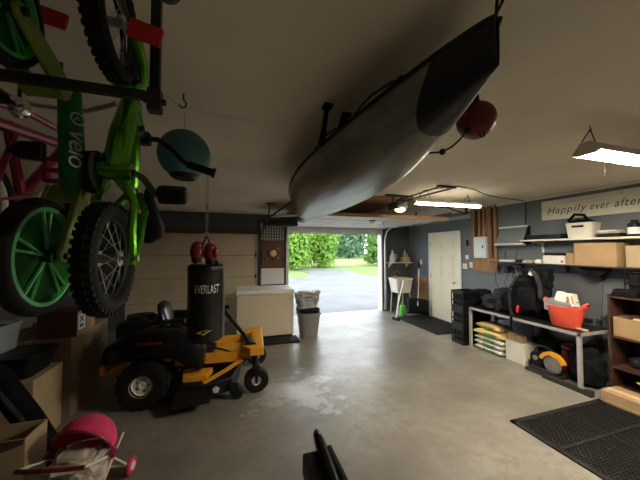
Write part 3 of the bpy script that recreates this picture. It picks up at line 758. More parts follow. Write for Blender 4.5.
# body fenders and hood
t = MB()
for sy in (-1, 1):
    rings = []
    for x, zl, zh, yo, yi in ((-1.06, 0.50, 0.56, 0.42, 0.12), (-1.0, 0.46, 0.68, 0.50, 0.14), (-0.82, 0.49, 0.80, 0.57, 0.16), (-0.55, 0.53, 0.845, 0.585, 0.18), (-0.32, 0.49, 0.83, 0.58, 0.20), (-0.14, 0.36, 0.77, 0.56, 0.23), (-0.04, 0.33, 0.66, 0.52, 0.26), (-0.01, 0.40, 0.55, 0.47, 0.30)):
        q = []
        for j in range(16):
            a = 2*PI*j/16; c, s_ = math.cos(a), math.sin(a)
            q.append((x, sy*((yo+yi)/2 + math.copysign(abs(c)**0.6, c)*(yo-yi)/2), (zl+zh)/2 + math.copysign(abs(s_)**0.6, s_)*(zh-zl)/2))
        rings.append(t.ring(q))
    t.skin(rings)
t.bx(-1.0, -0.45, -0.2, 0.2, 0.45, 0.70, 0.03)
t.build('fender', 'black_gloss', mo, smooth=50, **W_)
t = MB(); t.box((-0.80, 0, 0.76), (0.42, 0.50, 0.20), None, 0.05); t.cyl((-0.83, 0, 0.84), (-0.83, 0, 0.90), 0.15, seg=20); t.build('engine', 'black', mo, **W_)
t = MB(); t.bx(-1.06, -1.01, -0.45, 0.45, 0.36, 0.46, 0.015); t.bx(-1.04, -0.6, -0.30, -0.26, 0.33, 0.40, 0.006); t.bx(-1.04, -0.6, 0.26, 0.30, 0.33, 0.40, 0.006); t.build('rear_bumper', 'orange', mo, **W_)
t = MB(); t.bx(-0.66, -0.42, -0.590, -0.583, 0.70, 0.722); t.build('model_stripe', 'print_red', mo, **W_)
# seat
sb = MB(); sb.box((-0.33, 0, 0.76), (0.44, 0.46, 0.11), (0, 0.08, 0), 0.045, 3); sb.build('seat_cushion', 'vinyl', mo, **W_)
rings = []; sk = MB()
for x, z, hw, th in ((-0.51, 0.80, 0.20, 0.05), (-0.535, 0.88, 0.205, 0.055), (-0.565, 0.97, 0.19, 0.05), (-0.585, 1.03, 0.15, 0.04), (-0.592, 1.055, 0.08, 0.02)):
    rings.append(sk.ring([(x + math.sin(2*PI*j/20)*th, math.copysign(abs(math.cos(2*PI*j/20))**0.6, math.cos(2*PI*j/20))*hw, z) for j in range(20)]))
sk.skin(rings); sk.build('seat_back', 'vinyl', mo, smooth=50, **W_)
for sy in (-1, 1):
    t = MB().box((-0.40, sy*0.27, 0.86), (0.28, 0.055, 0.045), None, 0.015); t.cyl((-0.50, sy*0.27, 0.74), (-0.50, sy*0.27, 0.86), 0.014, seg=8); t.build('armrest', 'black', mo, **W_)
    t = MB().tube([(0.02, sy*0.40, 0.60), (0.06, sy*0.40, 0.86), (0.02, sy*0.38, 0.93), (-0.0, sy*0.22, 0.95), (-0.0, sy*0.06, 0.95)], 0.014, 8); t.build('steering_lever', 'black', mo, **W_)
t = MB(); t.tube([(0.50, -0.30, 0.535), (0.46, -0.29, 0.60), (0.20, -0.27, 0.93), (0.16, -0.27, 1.0)], [0.03, 0.026, 0.024, 0.03], 8); t.box((0.50, -0.30, 0.55), (0.13, 0.10, 0.06), (0, 0.3, 0), 0.012); t.cyl((0.06, -0.27, 1.0), (0.24, -0.27, 1.0), 0.022, seg=8)
t.build('lift_lever', 'black_gloss', mo, **W_)
for y in (-0.14,): 
    t = MB().tube([(-0.05, -0.24, 0.42), (0.02, -0.2, 0.50), (0.16, -0.22, 0.47), (0.28, -0.28, 0.44)], 0.012, 6); t.build('hose', 'rubber', mo, **W_)
for sy in (-1, 1):
    t = MB().cyl((-0.10, sy*0.42, 0.68), (-0.10, sy*0.42, 0.76), 0.02, seg=8); t.sph((-0.10, sy*0.42, 0.77), 0.03, 10, 8); t.build('control_knob', 'black', mo, **W_)

# ================================================================== BIKES hung from a ceiling rack
r = thing('bike_rack', 'black square-tube bike rack with red arms fixed to the ceiling', 'bike rack', (-0.23, 0.9, 2.12))
MB().bx(-0.95, -0.215, 0.888, 0.912, 2.145, 2.169, 0.003).build('crossbar', 'darksteel', r)
MB().bx(-0.242, -0.216, 0.888, 0.912, 2.12, ZC-0.001, 0.003).build('upright', 'black', r)
t = MB(); t.bx(-0.247, -0.211, 0.882, 0.918, 2.112, 2.178, 0.004); t.cyl((-0.258, 0.9, 2.145), (-0.20, 0.9, 2.145), 0.009, seg=10); t.build('joint_bracket', 'darksteel', r)
for dx in (-0.028, 0.032): 
    MB().lathe([(0, -0.012), (0.012, -0.016), (0.026, -0.012), (0.034, -0.006), (0.034, 0.006), (0.026, 0.012), (0.012, 0.016), (0, 0.012)], (-0.229+dx, 0.888, 2.475), 'Y', 22).build('pulley', 'darksteel', r)
t = MB().box((-0.249, 0.872, 2.325), (0.085, 0.014, 0.052), (0, 0.22, 0), 0.004); t.cyl((-0.25, 0.868, 2.325), (-0.25, 0.862, 2.325), 0.006, seg=8); t.build('arm', 'red', r)
t = MB().box((-0.60, 1.09, 2.47), (0.13, 0.014, 0.055), (0, 0.2, 0), 0.008); t.build('arm', 'red', r)
t = MB(); t.tube([(-0.62, 1.09, 2.46), (-0.62, 1.09, ZC-0.001)], 0.008, 6); t.build('arm_hanger', 'darksteel', r)
t = MB().bx(-0.95, -0.92, 0.885, 0.915, 2.12, ZC-0.001, 0.003); t.build('upright', 'black', r)

def knobby(x, y, z, R, rt, ww, root, name='tire', knobs=44, ax='X'):
    t = MB()
    prof = []
    for k in range(14):
        a = 2*PI*k/14
        prof.append((R - rt + rt*math.cos(a), ww/2*math.sin(a)))
    t.lathe(prof, (x, y, z), 'X', 48, True)
    if knobs:
        for k in range(knobs):
            an = 2*PI*k/knobs
            for off, sc in ((-0.30, 0), (0.30, 0), (0.0, 0.5)):
                an2 = an + (2*PI/knobs)*sc
                rr = R - (0.002 if off == 0 else rt*0.16)
                t.box((x + off*ww, y + rr*math.cos(an2), z + rr*math.sin(an2)), (ww*0.22, 0.010, 0.012), Matrix.Rotation(an2, 4, 'X'), 0)
    return t.build(name, 'rubber', root)
def spoked(x, y, z, R, root, n=20, rimm='darksteel'):
    t = MB(); rr = R
    t.lathe([(rr, -0.014), (rr, 0.014), (rr-0.008, 0.013), (rr-0.014, 0.006), (rr-0.014, -0.006), (rr-0.008, -0.013)], (x, y, z), 'X', 44, True)
    o = t.build('rim', rimm, root)
    t = MB(); t.cyl((x-0.03, y, z), (x+0.03, y, z), 0.012, seg=12); t.cyl((x-0.028, y, z), (x-0.022, y, z), 0.022, seg=14); t.cyl((x+0.022, y, z), (x+0.028, y, z), 0.022, seg=14); t.cyl((x-0.06, y, z), (x+0.06, y, z), 0.006, seg=8)
    t.build('hub', 'steel', root)
    t = MB()
    for k in range(n):
        a = 2*PI*k/n; sgn = 1 if k % 2 else -1; b = a + (0.5 if (k//2) % 2 else -0.5)
        t.tube([(x+sgn*0.025, y+0.021*math.cos(b), z+0.021*math.sin(b)), (x, y+(rr-0.01)*math.cos(a), z+(rr-0.01)*math.sin(a))], 0.0013, 4)
    t.build('spoke_lacing', 'steel', root)

# --- lime green kid's bike, front wheel up, wheels in the plane x = BX1
BX1 = -0.335
b1 = thing('bicycle', 'lime green kids bike with knobby black tires hanging by its front wheel', 'bicycle', (BX1, 0.90, 1.52))
HY, HZ, FY, FZ = 0.905, 1.685, 0.895, 2.355
knobby(BX1, HY, HZ, 0.154, 0.024, 0.050, b1, 'rear_tire'); knobby(BX1, FY, FZ, 0.156, 0.026, 0.052, b1, 'front_tire')
spoked(BX1, HY, HZ, 0.118, b1, 24); spoked(BX1, FY, FZ, 0.112, b1, 24)
fr = MB()
fr.tube([(BX1, 0.925, 1.935), (BX1, 0.975, 2.06), (BX1, 1.035, 2.195)], [0.030, 0.034, 0.026], 12)           # main tube
fr.tube([(BX1, 1.075, 1.905), (BX1, 1.085, 2.03), (BX1, 1.07, 2.16)], [0.017, 0.018, 0.018], 10)             # upper tube
fr.tube([(BX1, 0.925, 1.935), (BX1, 1.075, 1.895), (BX1, 1.15, 1.87)], 0.017, 10)                            # seat tube
fr.tube([(BX1, 1.035, 2.175), (BX1, 1.065, 2.205)], 0.026, 12)
fr.tube([(BX1, 1.02, 2.235), (BX1, 1.085, 2.145)], 0.026, 14)                                              # head tube
fr.cyl((BX1-0.045, 0.925, 1.935), (BX1+0.045, 0.925, 1.935), 0.026, seg=16)
for sg in (-1, 1):
    fr.tube([(BX1+sg*0.02, 0.93, 1.92), (BX1+sg*0.045, 0.945, 1.85), (BX1+sg*0.052, 0.91, 1.76), (BX1+sg*0.055, HY+0.005, HZ+0.0), (BX1+sg*0.055, HY, HZ-0.02)], [0.013, 0.012, 0.012, 0.013, 0.010], 8)
    fr.tube([(BX1+sg*0.018, 1.09, 1.90), (BX1+sg*0.045, 1.05, 1.84), (BX1+sg*0.055, 0.97, 1.74), (BX1+sg*0.055, HY+0.01, HZ)], [0.012, 0.011, 0.011, 0.012], 8)
fr.build('frame', 'green_gloss', b1)
fk = MB(); fk.tube([(BX1, 1.03, 2.225), (BX1, 1.012, 2.25)], 0.022, 12)
for sg in (-1, 1): fk.tube([(BX1+sg*0.01, 1.02, 2.235), (BX1+sg*0.045, 1.01, 2.255), (BX1+sg*0.052, 0.98, 2.29), (BX1+sg*0.052, FY, FZ), (BX1+sg*0.052, FY-0.008, FZ+0.01)], [0.016, 0.016, 0.015, 0.011, 0.010], 10)
fk.build('fork', 'green_gloss', b1)
t = MB(); t.sph((BX1, 1.092, 2.135), 0.028, 12, 8); t.tube([(BX1, 1.09, 2.14), (BX1+0.005, 1.16, 2.13)], 0.019, 10); t.box((BX1, 1.165, 2.125), (0.055, 0.045, 0.045), None, 0.008); t.build('stem', 'black', b1)
hb2 = MB()
for sg in (-1, 1): hb2.tube([(BX1, 1.165, 2.125), (BX1+sg*0.05, 1.175, 2.13), (BX1+sg*0.10, 1.20, 2.10), (BX1+sg*0.14, 1.215, 2.06), (BX1+sg*0.24, 1.21, 2.03)], 0.010, 10)
hb2.build('handlebar', 'black', b1)
for sg in (-1, 1):
    t = MB().tube([(BX1+sg*0.15, 1.215, 2.056), (BX1+sg*0.245, 1.21, 2.028)], 0.016, 12); t.cyl((BX1+sg*0.243, 1.21, 2.0285), (BX1+sg*0.252, 1.21, 2.026), 0.021, seg=12); t.build('grip', 'rubber', b1)
t = MB(); rings = []
for z_, hw, th, yo in ((1.735, 0.010, 0.012, 1.262), (1.76, 0.055, 0.022, 1.262), (1.80, 0.062, 0.026, 1.258), (1.85, 0.045, 0.024, 1.258), (1.91, 0.022, 0.020, 1.262), (1.95, 0.016, 0.015, 1.264), (1.962, 0.006, 0.006, 1.264)):
    rings.append(t.ring([(BX1+hw*math.cos(2*PI*j/16), yo+th*math.sin(2*PI*j/16), z_) for j in range(16)]))
t.skin(rings); t.build('seat', 'black', b1, smooth=60)
MB().tube([(BX1, 1.13, 1.875), (BX1, 1.245, 1.825)], 0.012, 10).build('seat_post', 'chrome', b1)
t = MB(); t.tube([(BX1-0.05, 0.925, 1.935), (BX1+0.05, 0.925, 1.935), (BX1+0.062, 0.96, 1.93), (BX1+0.066, 1.09, 1.905)], 0.010, 8); t.build('crank', 'black', b1)
t = MB().box((BX1+0.120, 1.09, 1.905), (0.095, 0.05, 0.062), (0.5, 0, 0), 0.015); t.cyl((BX1+0.066, 1.09, 1.90), (BX1+0.15, 1.09, 1.90), 0.006, seg=8); t.build('pedal', 'black', b1)
t = MB(); t.lathe([(0.0, -0.002), (0.052, -0.002), (0.055, 0.002), (0.0, 0.002)], (BX1-0.04, 0.925, 1.935), 'X', 28); t.build('chainring', 'darksteel', b1)
for sg in (-1, 1):
    t = MB().cyl((BX1+sg*0.055, HY, HZ), (BX1+sg*0.072, HY, HZ), 0.009, seg=8); t.build('axle_nut', 'chrome', b1)
t = MB(); t.tube([(BX1, FY, FZ+0.150), (BX1+0.005, FY+0.0, ZC-0.02), (BX1, FY, ZC-0.001)], 0.006, 6)
tag(t.build('bike_hook', 'darksteel', None, loc=(BX1, FY, ZC)), 'steel ceiling hook holding the lime green bike by its front wheel', 'hook')

# --- emerald balance bike with mag wheels, plane x = BX2
BX2 = -0.53
b2 = thing('balance_bike', 'emerald green balance bike with mag wheels and olive fork blades hanging upright', 'balance bike', (BX2, 0.92, 1.5))
def mag(x, y, z, R, rt, name):
    o = knobby(x, y, z, R, rt, 0.046, b2, name, 0)
    t = MB(); q = R - 2*rt + 0.006
    t.lathe([(q, -0.018), (q, 0.018), (q-0.010, 0.019), (q-0.014, 0.012), (q-0.014, -0.012), (q-0.010, -0.019)], (x, y, z), 'X', 44, True)
    for k in range(5):
        a = 2*PI*k/5 + 0.35
        for d in (-0.13, 0.13):
            p0 = V(x+0.0, y+0.02*math.cos(a), z+0.02*math.sin(a)); p1 = V(x, y+(q-0.008)*math.cos(a+d), z+(q-0.008)*math.sin(a+d))
            t.tube([p0+V(0.012, 0, 0), p1+V(0.012, 0, 0)], 0.0045, 5)
            t.tube([p0-V(0.012, 0, 0), p1-V(0.012, 0, 0)], 0.0045, 5)
    o2 = t.build('rim', 'green_rim', b2)
    t = MB(); t.lathe([(0, -0.004), (q-0.012, -0.004), (q-0.012, 0.004), (0, 0.004)], (x, y, z), 'X', 40); t.cyl((x-0.03, y, z), (x+0.03, y, z), 0.018, seg=14)
    t.build('mag_disc', 'green_disc', b2)
mag(BX2, 0.990, 1.690, 0.168, 0.016, 'tire'); mag(BX2, 0.805, 2.285, 0.138, 0.014, 'tire')
fr = MB(); fr.tube([(BX2+0.02, 1.10, 1.885), (BX2+0.02, 1.095, 1.93), (BX2+0.02, 1.075, 2.09), (BX2+0.02, 1.06, 2.215)], [0.026, 0.036, 0.034, 0.031], 12, flat=(0.85, 1.0)); fr.build('frame', 'green_mid', b2)
for (hy, hz), (cy, cz) in (((1.005, 1.690), (1.115, 1.895)), ((0.805, 2.270), (0.985, 2.185))):
    t = MB()
    for sg in (-1, 1):
        d = V(0, cy-hy, cz-hz).normalized(); n = V(0, -d.z, d.y)
        p = lambda k, wd: V(0, hy, hz) + d*k + n*wd
        L_ = (V(0, cy-hy, cz-hz)).length
        poly = [(p(k, wd).y, p(k, wd).z) for k, wd in ((-0.018, -0.012), (-0.018, 0.012), (0.0, 0.023), (L_*0.7, 0.036), (L_+0.01, 0.034), (L_+0.02, -0.030), (L_*0.75, -0.034), (0.0, -0.023))]
        t.prism(poly, 0.014, 'YZ', BX2 + sg*0.042 - 0.007)
    t.box((BX2+0.005, cy, cz), (0.097, 0.05, 0.05), Matrix.Rotation(math.atan2(cz-hz, cy-hy), 4, 'X'), 0.01)
    t.build('fork_blade', 'olive', b2, bevel=0.004)
    for sg in (-1, 1): MB().cyl((BX2+sg*0.048, hy, hz), (BX2+sg*0.057, hy, hz), 0.010, seg=10).build('axle_bolt', 'black', b2)
t = MB()
t.prism([(-0.62, 2.005), (-0.60, 2.025), (-0.545, 2.028), (-0.545, 1.972), (-0.60, 1.975), (-0.63, 1.99)], 0.03, 'XZ', 1.0)
t.build('footrest', 'black', b2, bevel=0.006)
t = MB(); t.prism([(-0.472, 2.03), (-0.43, 2.035), (-0.412, 2.0), (-0.412, 1.93), (-0.43, 1.89), (-0.472, 1.90)], 0.06, 'XZ', 1.06)
t.build('footrest', 'black', b2, bevel=0.006)
_n = V(0.77, -0.64, 0); _t = V(0.64, 0.77, 0); _c = V(BX2+0.02, 1.0785, 2.03) + _n*0.0355
tx = text_part('frame_lettering', 'velo', 0.075, 'print_white', b2, _c - b2.location, (0, 0, 0), 0.15, 0.95, 0.0008)
tx.rotation_euler = Matrix(((0, _t.x, _n.x), (0, _t.y, _n.y), (-1, 0, 0))).to_euler()
t = MB(); t.torus((0.0, 0, 0), 0.018, 0.0026, 'X', 28, 6); t.tube([(0.0, -0.008, -0.007), (0.0, 0, 0.007), (0.0, 0.008, -0.003)], 0.0022, 5)
t.xf(Matrix.Translation(V(BX2+0.02, 1.0725, 2.125) + _n*0.0365) @ Matrix.Rotation(math.atan2(_n.y, _n.x), 4, 'Z')); t.build('frame_emblem', 'print_white', b2)
t = MB(); t.tube([(BX2, 0.805, 2.434), (BX2+0.005, 0.81, 2.5), (BX2, 0.805, ZC-0.001)], 0.006, 6)
tag(t.build('bike_hook', 'darksteel', None, loc=(BX2, 0.8, ZC)), 'steel ceiling hook holding the emerald balance bike', 'hook')

# --- pink bike further back
BX3 = -0.78
b3 = thing('bicycle', 'pink kids bike with magenta pedals hung behind the two green ones', 'bicycle', (BX3, 1.5, 1.7))
knobby(BX3, 1.80, 1.93, 0.165, 0.02, 0.042, b3, 'front_tire', 0); spoked(BX3, 1.80, 1.93, 0.13, b3, 20, 'white_plastic')
knobby(BX3, 1.12, 1.86, 0.165, 0.02, 0.042, b3, 'rear_tire', 0); spoked(BX3, 1.12, 1.86, 0.13, b3, 20, 'white_plastic')
fr = MB(); fr.tube([(BX3, 1.10, 2.19), (BX3, 1.35, 2.245), (BX3, 1.58, 2.265)], 0.014, 8); fr.tube([(BX3, 1.08, 2.12), (BX3, 1.35, 2.165), (BX3, 1.60, 2.205)], 0.022, 10); fr.tube([(BX3, 1.58, 2.29), (BX3, 1.625, 2.17)], 0.024, 10)
fr.tube([(BX3, 1.33, 1.92), (BX3, 1.60, 2.205)], 0.018, 8); fr.tube([(BX3, 1.33, 1.92), (BX3, 1.25, 2.17)], 0.016, 8)
for sg in (-1, 1): fr.tube([(BX3+sg*0.03, 1.33, 1.92), (BX3+sg*0.045, 1.12, 1.86), (BX3+sg*0.03, 1.24, 2.12)], 0.010, 6)
fr.build('frame', 'pink', b3)
fk = MB()
for sg in (-1, 1): fk.tube([(BX3+sg*0.03, 1.62, 2.18), (BX3+sg*0.045, 1.68, 2.12), (BX3+sg*0.045, 1.80, 1.93)], 0.012, 8)
fk.build('fork', 'darkred', b3)
t = MB().tube([(BX3, 1.58, 2.29), (BX3, 1.565, 2.34)], 0.014, 8); t.tube([(BX3-0.24, 1.50, 2.40), (BX3-0.1, 1.56, 2.37), (BX3+0.1, 1.56, 2.37), (BX3+0.24, 1.50, 2.40)], 0.011, 8); t.build('handlebar', 'chrome', b3)
t = MB(); t.cyl((BX3+0.05, 1.20, 2.20), (BX3+0.07, 1.20, 2.20), 0.035, seg=18); t.sph((BX3+0.07, 1.20, 2.20), (0.025, 0.032, 0.032), 14, 8); t.build('bell', 'chrome', b3)
t = MB(); t.box((BX3, 1.10, 2.22), (0.10, 0.20, 0.04), None, 0.02); t.build('seat', 'black', b3)
t = MB().tube([(BX3-0.04, 1.33, 1.92), (BX3+0.055, 1.33, 1.92), (BX3+0.065, 1.38, 1.95), (BX3+0.07, 1.43, 1.975)], 0.010, 8); t.tube([(BX3-0.05, 1.33, 1.92), (BX3-0.06, 1.24, 1.87)], 0.010, 8); t.build('crank', 'white_plastic', b3)
for (cx, cy, cz) in ((BX3+0.12, 1.33, 2.02), (BX3-0.12, 1.24, 1.87)):
    t = MB()
    for dz in (-0.042, 0.042): t.box((cx, cy, cz+dz), (0.10, 0.03, 0.016), None, 0.004)
    for dx in (-0.045, 0.045): t.box((cx+dx, cy, cz), (0.016, 0.03, 0.09), None, 0.004)
    t.box((cx, cy, cz), (0.10, 0.02, 0.018), None, 0.004)
    t.build('pedal', 'magenta', b3)
for y_ in (1.30, 1.55):
    t = MB(); t.tube([(BX3, y_, 2.235 if y_ > 1.4 else 2.22), (BX3+0.005, y_, 2.4), (BX3, y_, ZC-0.001)], 0.006, 6)
    tag(t.build('bike_hook', 'rope', None, loc=(BX3, y_, ZC)), 'ceiling strap holding the pink bike, ' + ('one at its handlebar end' if y_ > 1.4 else 'one over its pedals'), 'hook')

# --- teal ball hung from a ceiling hook
r = thing('hanging_ball', 'teal rubber ball hanging from a ceiling hook beside the lime green bike grip', 'ball', (-0.272, 1.66, 2.10))
MB().sph((-0.272, 1.66, 2.235), 0.134, 32, 20).build('ball', 'teal', r)
MB().lathe([(0.0, -0.139), (0.055, -0.136), (0.075, -0.118), (0.072, -0.112), (0.0, -0.13)], (-0.272, 1.66, 2.235), 'Z', 24).build('bottom_cap', 'black', r)
t = MB(); t.tube([(-0.272, 1.66, 2.368), (-0.276, 1.66, 2.47)], 0.002, 5); t.build('string', 'thread', r)
t = MB(); t.tube([(-0.282, 1.66, ZC-0.001), (-0.282, 1.66, 2.545), (-0.268, 1.66, 2.525), (-0.272, 1.66, 2.505), (-0.29, 1.66, 2.497), (-0.305, 1.66, 2.51)], 0.0045, 7); t.build('hook', 'darksteel', r)
t = MB(); t.tube([(-0.305, 1.66, 2.51), (-0.42, 1.65, 2.578)], 0.0015, 4); t.tube([(-0.29, 1.66, 2.497), (0.2, 1.9, 2.5785)], 0.0012, 4); t.build('guide_string', 'thread', r)

# ================================================================== CLUTTER along the left wall
def carton(lab, x0, x1, y0, y1, z0, z1, m='card', name='cardboard_box', rz=0.0, tape=True, flaps=False, label=None, grp=None):
    cx, cy = (x0+x1)/2, (y0+y1)/2
    r = thing(name, lab, 'box', (cx, cy, z0), rz, grp)
    hx, hy, h = (x1-x0)/2, (y1-y0)/2, z1-z0
    b = MB()
    if flaps:
        k = 0.006
        b.bx(-hx, hx, -hy, hy, 0, k); b.bx(-hx, -hx+k, -hy, hy, 0, h); b.bx(hx-k, hx, -hy, hy, 0, h); b.bx(-hx, hx, -hy, -hy+k, 0, h); b.bx(-hx, hx, hy-k, hy, 0, h)
    else: b.bx(-hx, hx, -hy, hy, 0, h, 0.004)
    b.build('carton', m, r, world=False)
    if tape and not flaps:
        t = MB().bx(-0.025, 0.025, -hy-0.0012, hy+0.0012, h-0.06, h+0.0012); t.bx(-hx*0.98, hx*0.98, -0.001, 0.001, h, h+0.0008); t.build('tape', 'card_tan', r, world=False, smooth=0)
    return r
bx_ = carton('tall dark brown cardboard box standing behind the mower engine', -2.30, -1.60, 3.50, 4.35, 0.0, 0.80, 'card_dark')
t = MB(); t.box((0.352, 0.1, 0.62), (0.002, 0.30, 0.012)); t.box((0.352, 0.05, 0.58), (0.002, 0.18, 0.008)); t.build('printed_line', 'ink', bx_, world=False, smooth=0)
bx_ = carton('smaller dark red-brown box with a white label, on the tall box', -1.90, -1.57, 3.52, 3.90, 0.801, 1.06, 'card_print', tape=False)
t = MB().bx(0.166, 0.1685, -0.187, 0.187, 0.005, 0.255); t.build('end_panel', 'card', bx_, world=False, smooth=0)
t = MB().bx(0.1685, 0.170, -0.17, -0.03, 0.06, 0.22); e_ = t.build('paper_label', 'paper', bx_, world=False, smooth=0)
t = MB(); t.box((0.1705, -0.10, 0.17), (0.001, 0.10, 0.018), (0.7, 0, 0)); t.box((0.1705, -0.10, 0.17), (0.001, 0.10, 0.018), (-0.7, 0, 0)); t.box((0.1705, -0.10, 0.10), (0.001, 0.07, 0.03)); t.build('label_print', 'ink', e_, world=False, smooth=0)
carton('low tan cardboard box under the black tote beside the tall box', -2.25, -1.62, 2.98, 3.40, 0.0, 0.60, 'card_tan')
def tote(lab, c, sx, sy, h, m, name='storage_bin', rz=0.0, lid=None, items=None):
    r = thing(name, lab, 'bin', c, rz)
    b = MB(); rings = []
    def rr(z, k, g=0.0):
        return [(math.copysign(abs(math.cos(2*PI*j/28))**0.3, math.cos(2*PI*j/28))*(sx/2*k-g), math.copysign(abs(math.sin(2*PI*j/28))**0.3, math.sin(2*PI*j/28))*(sy/2*k-g), z) for j in range(28)]
    for z, k, g in ((0, 0.86, 0), (h*0.9, 0.98, 0), (h*0.9, 1.03, 0), (h, 1.04, 0), (h, 0.98, 0.004), (0.006, 0.86, 0.006)): rings.append(b.ring(rr(z, k, g)))
    b.skin(rings); b.build('bin_body', m, r, world=False)
    if lid:
        b = MB(); rings = [b.ring(rr(h+0.001, 1.05)), b.ring(rr(h+0.022, 1.05)), b.ring(rr(h+0.03, 0.9))]; b.skin(rings); b.build('lid', lid, r, world=False)
    if items:
        b = MB(); b.lump((0, 0, h*0.55), (sx*0.74, sy*0.72, h*0.8), 0.3, 4); b.build('contents', items, r, world=False)
    return r
tote('black lidded tote between the low tan box and the cloudy bin', (-1.94, 3.19, 0.601), 0.60, 0.40, 0.17, 'black', lid='black')
tote('cloudy clear plastic bin of odds and ends on the black tote', (-2.08, 3.2, 0.803), 0.34, 0.34, 0.24, 'clear', items='cloth_grey')
carton('flat brown carton under the cloudy blue bin on the tall box', -2.18, -1.76, 3.96, 4.30, 0.801, 0.88, 'card', tape=False)
tote('cloudy blue plastic bin balanced behind the small red-brown box', (-1.97, 4.13, 0.881), 0.46, 0.36, 0.30, 'bluebin', items='bag_grey')
o = MB().lump((-2.50, 3.95, 0.80), (0.36, 0.34, 0.24), 0.3, 12).build('folded_cloth', 'skin_toy', None, loc=(-2.5, 3.95, 0.68), rest=0.681); tag(o, 'cream bundled cloth on the low side table by the wall', 'cloth')
r = thing('side_table', 'low wooden side table against the wall behind the cardboard boxes', 'table', (-2.6, 4.0, 0))
MB().bx(-2.86, -2.34, 3.5, 4.6, 0.65, 0.68, 0.004).build('tabletop', 'darkwood', r)
for x in (-2.82, -2.38):
    for y in (3.55, 4.55): MB().bx(x-0.025, x+0.025, y-0.025, y+0.025, 0, 0.65).build('leg', 'darkwood', r)
o = MB().bx(-2.44, -2.28, 3.02, 3.38, 0.0, 0.30, 0.02)
o.bx(-2.40, -2.32, 3.1, 3.3, 0.30, 0.33, 0.01); tag(o.build('tool_case', 'orange', None, loc=(-2.36, 3.2, 0)), 'orange tool case on the floor next to the low tan box', 'case')
# open carton with a torn flap, foreground
r = thing('cardboard_box', 'open tan cardboard box with a torn dark flap beside the doll stroller', 'box', (-1.62, 2.5, 0))
t = MB(); k = 0.008
t.bx(-1.98, -1.27, 2.28, 2.28+k, 0, 0.50); t.bx(-1.98, -1.27, 2.50-k, 2.50, 0, 0.50); t.bx(-1.98, -1.98+k, 2.28, 2.50, 0, 0.50); t.bx(-1.27-k, -1.27, 2.28, 2.50, 0, 0.50); t.bx(-1.98, -1.27, 2.28, 2.50, 0, k)
t.build('carton', 'card_tan', r)
t = MB(); t.prism([(-1.98, 0.50), (-1.27, 0.50), (-1.28, 0.47), (-1.42, 0.43), (-1.47, 0.36), (-1.60, 0.33), (-1.66, 0.26), (-1.80, 0.28), (-1.98, 0.20)], 0.006, 'XZ', 2.272); t.build('torn_flap', 'card_print', r)
# black carrying tube and folded chair
r = thing('folding_chair_bag', 'black cylindrical carry bag leaning over the open cardboard box', 'bag', (-1.75, 2.85, 0))
t = MB(); t.tube([(-1.80, 2.80, 0.80), (-1.76, 2.80, 0.74), (-1.52, 2.77, 0.38), (-1.33, 2.75, 0.06)], [0.06, 0.085, 0.085, 0.075], 16); t.build('bag_body', 'cloth_black', r)
t = MB(); t.tube([(-1.74, 2.715, 0.72), (-1.60, 2.67, 0.58), (-1.48, 2.69, 0.36)], 0.012, 6, flat=(1.6, 0.5)); t.build('strap', 'cloth_grey', r)
r = thing('folded_chair', 'folded metal chair frame with blue grey tubes behind the open carton', 'chair', (-2.0, 2.9, 0))
t = MB()
for dx in (0.0, 0.06):
    t.tube([(-2.06+dx, 2.80, 0.0), (-2.06+dx, 2.85, 0.55), (-2.10+dx, 2.88, 0.70)], 0.012, 8)
t.tube([(-2.10, 2.88, 0.70), (-2.04, 2.88, 0.70)], 0.012, 8); t.build('tube_frame', 'screen', r)
MB().bx(-2.10, -1.97, 2.855, 2.875, 0.2, 0.5, 0.006).build('seat_cloth', 'cloth_grey', r)

# ================================================================== DOLL STROLLER
r = thing('doll_stroller', 'small doll stroller with a pink hooded canopy and pink wheels', 'doll stroller', (-0.98, 2.36, 0), math.radians(-12))
t = MB(); rows = []
for i in range(9):
    th = math.radians(-62 + i*16.5); row = []
    for j in range(17):
        ph = PI*j/16
        # hood: half rings hinged on the x axis
        row.append(t.bm.verts.new(V(0.185*math.cos(ph), -0.02 + 0.20*math.sin(ph)*math.cos(th+PI*0.28), 0.335 + 0.215*math.sin(ph)*math.sin(th+PI*0.28))))
    rows.append(row)
t.skin(rows, closed=False)
o = t.build('canopy', 'pinkcloth', r, smooth=70, world=False)
sm = o.modifiers.new('solid', 'SOLIDIFY'); sm.thickness = 0.008
t = MB().tube([(0.187*math.cos(PI*j/16), -0.02+0.20*math.sin(PI*j/16)*math.cos(math.radians(70)+PI*0.28), 0.335+0.215*math.sin(PI*j/16)*math.sin(math.radians(70)+PI*0.28)) for j in range(17)], 0.008, 6)
t.build('canopy_edge', 'pink', r, world=False)
t = MB().lump((0.03, -0.10, 0.26), (0.28, 0.28, 0.22), 0.3, 21, 4); t.lump((0.06, -0.16, 0.20), (0.22, 0.2, 0.2), 0.35, 22, 3); o = t.build('blanket', 'skin_toy', None); o.location = r.location; o.rotation_euler = r.rotation_euler; tag(o, 'crumpled cream blanket bundled in the seat of the doll stroller', 'blanket')
t = MB().lump((-0.02, 0.04, 0.22), (0.30, 0.30, 0.16), 0.1, 23); t.build('seat', 'pinkcloth', r, world=False)
t = MB()
for sx in (-0.19, 0.19):
    t.tube([(sx, -0.28, 0.40), (sx, -0.05, 0.30), (sx, 0.18, 0.06)], 0.008, 8); t.tube([(sx, -0.22, 0.06), (sx, 0.0, 0.28), (sx, 0.10, 0.36)], 0.008, 8)
t.tube([(-0.19, -0.22, 0.06), (0.19, -0.22, 0.06)], 0.006, 6); t.tube([(-0.19, 0.18, 0.06), (0.19, 0.18, 0.06)], 0.006, 6)
t.build('frame', 'white_plastic', r, world=False)
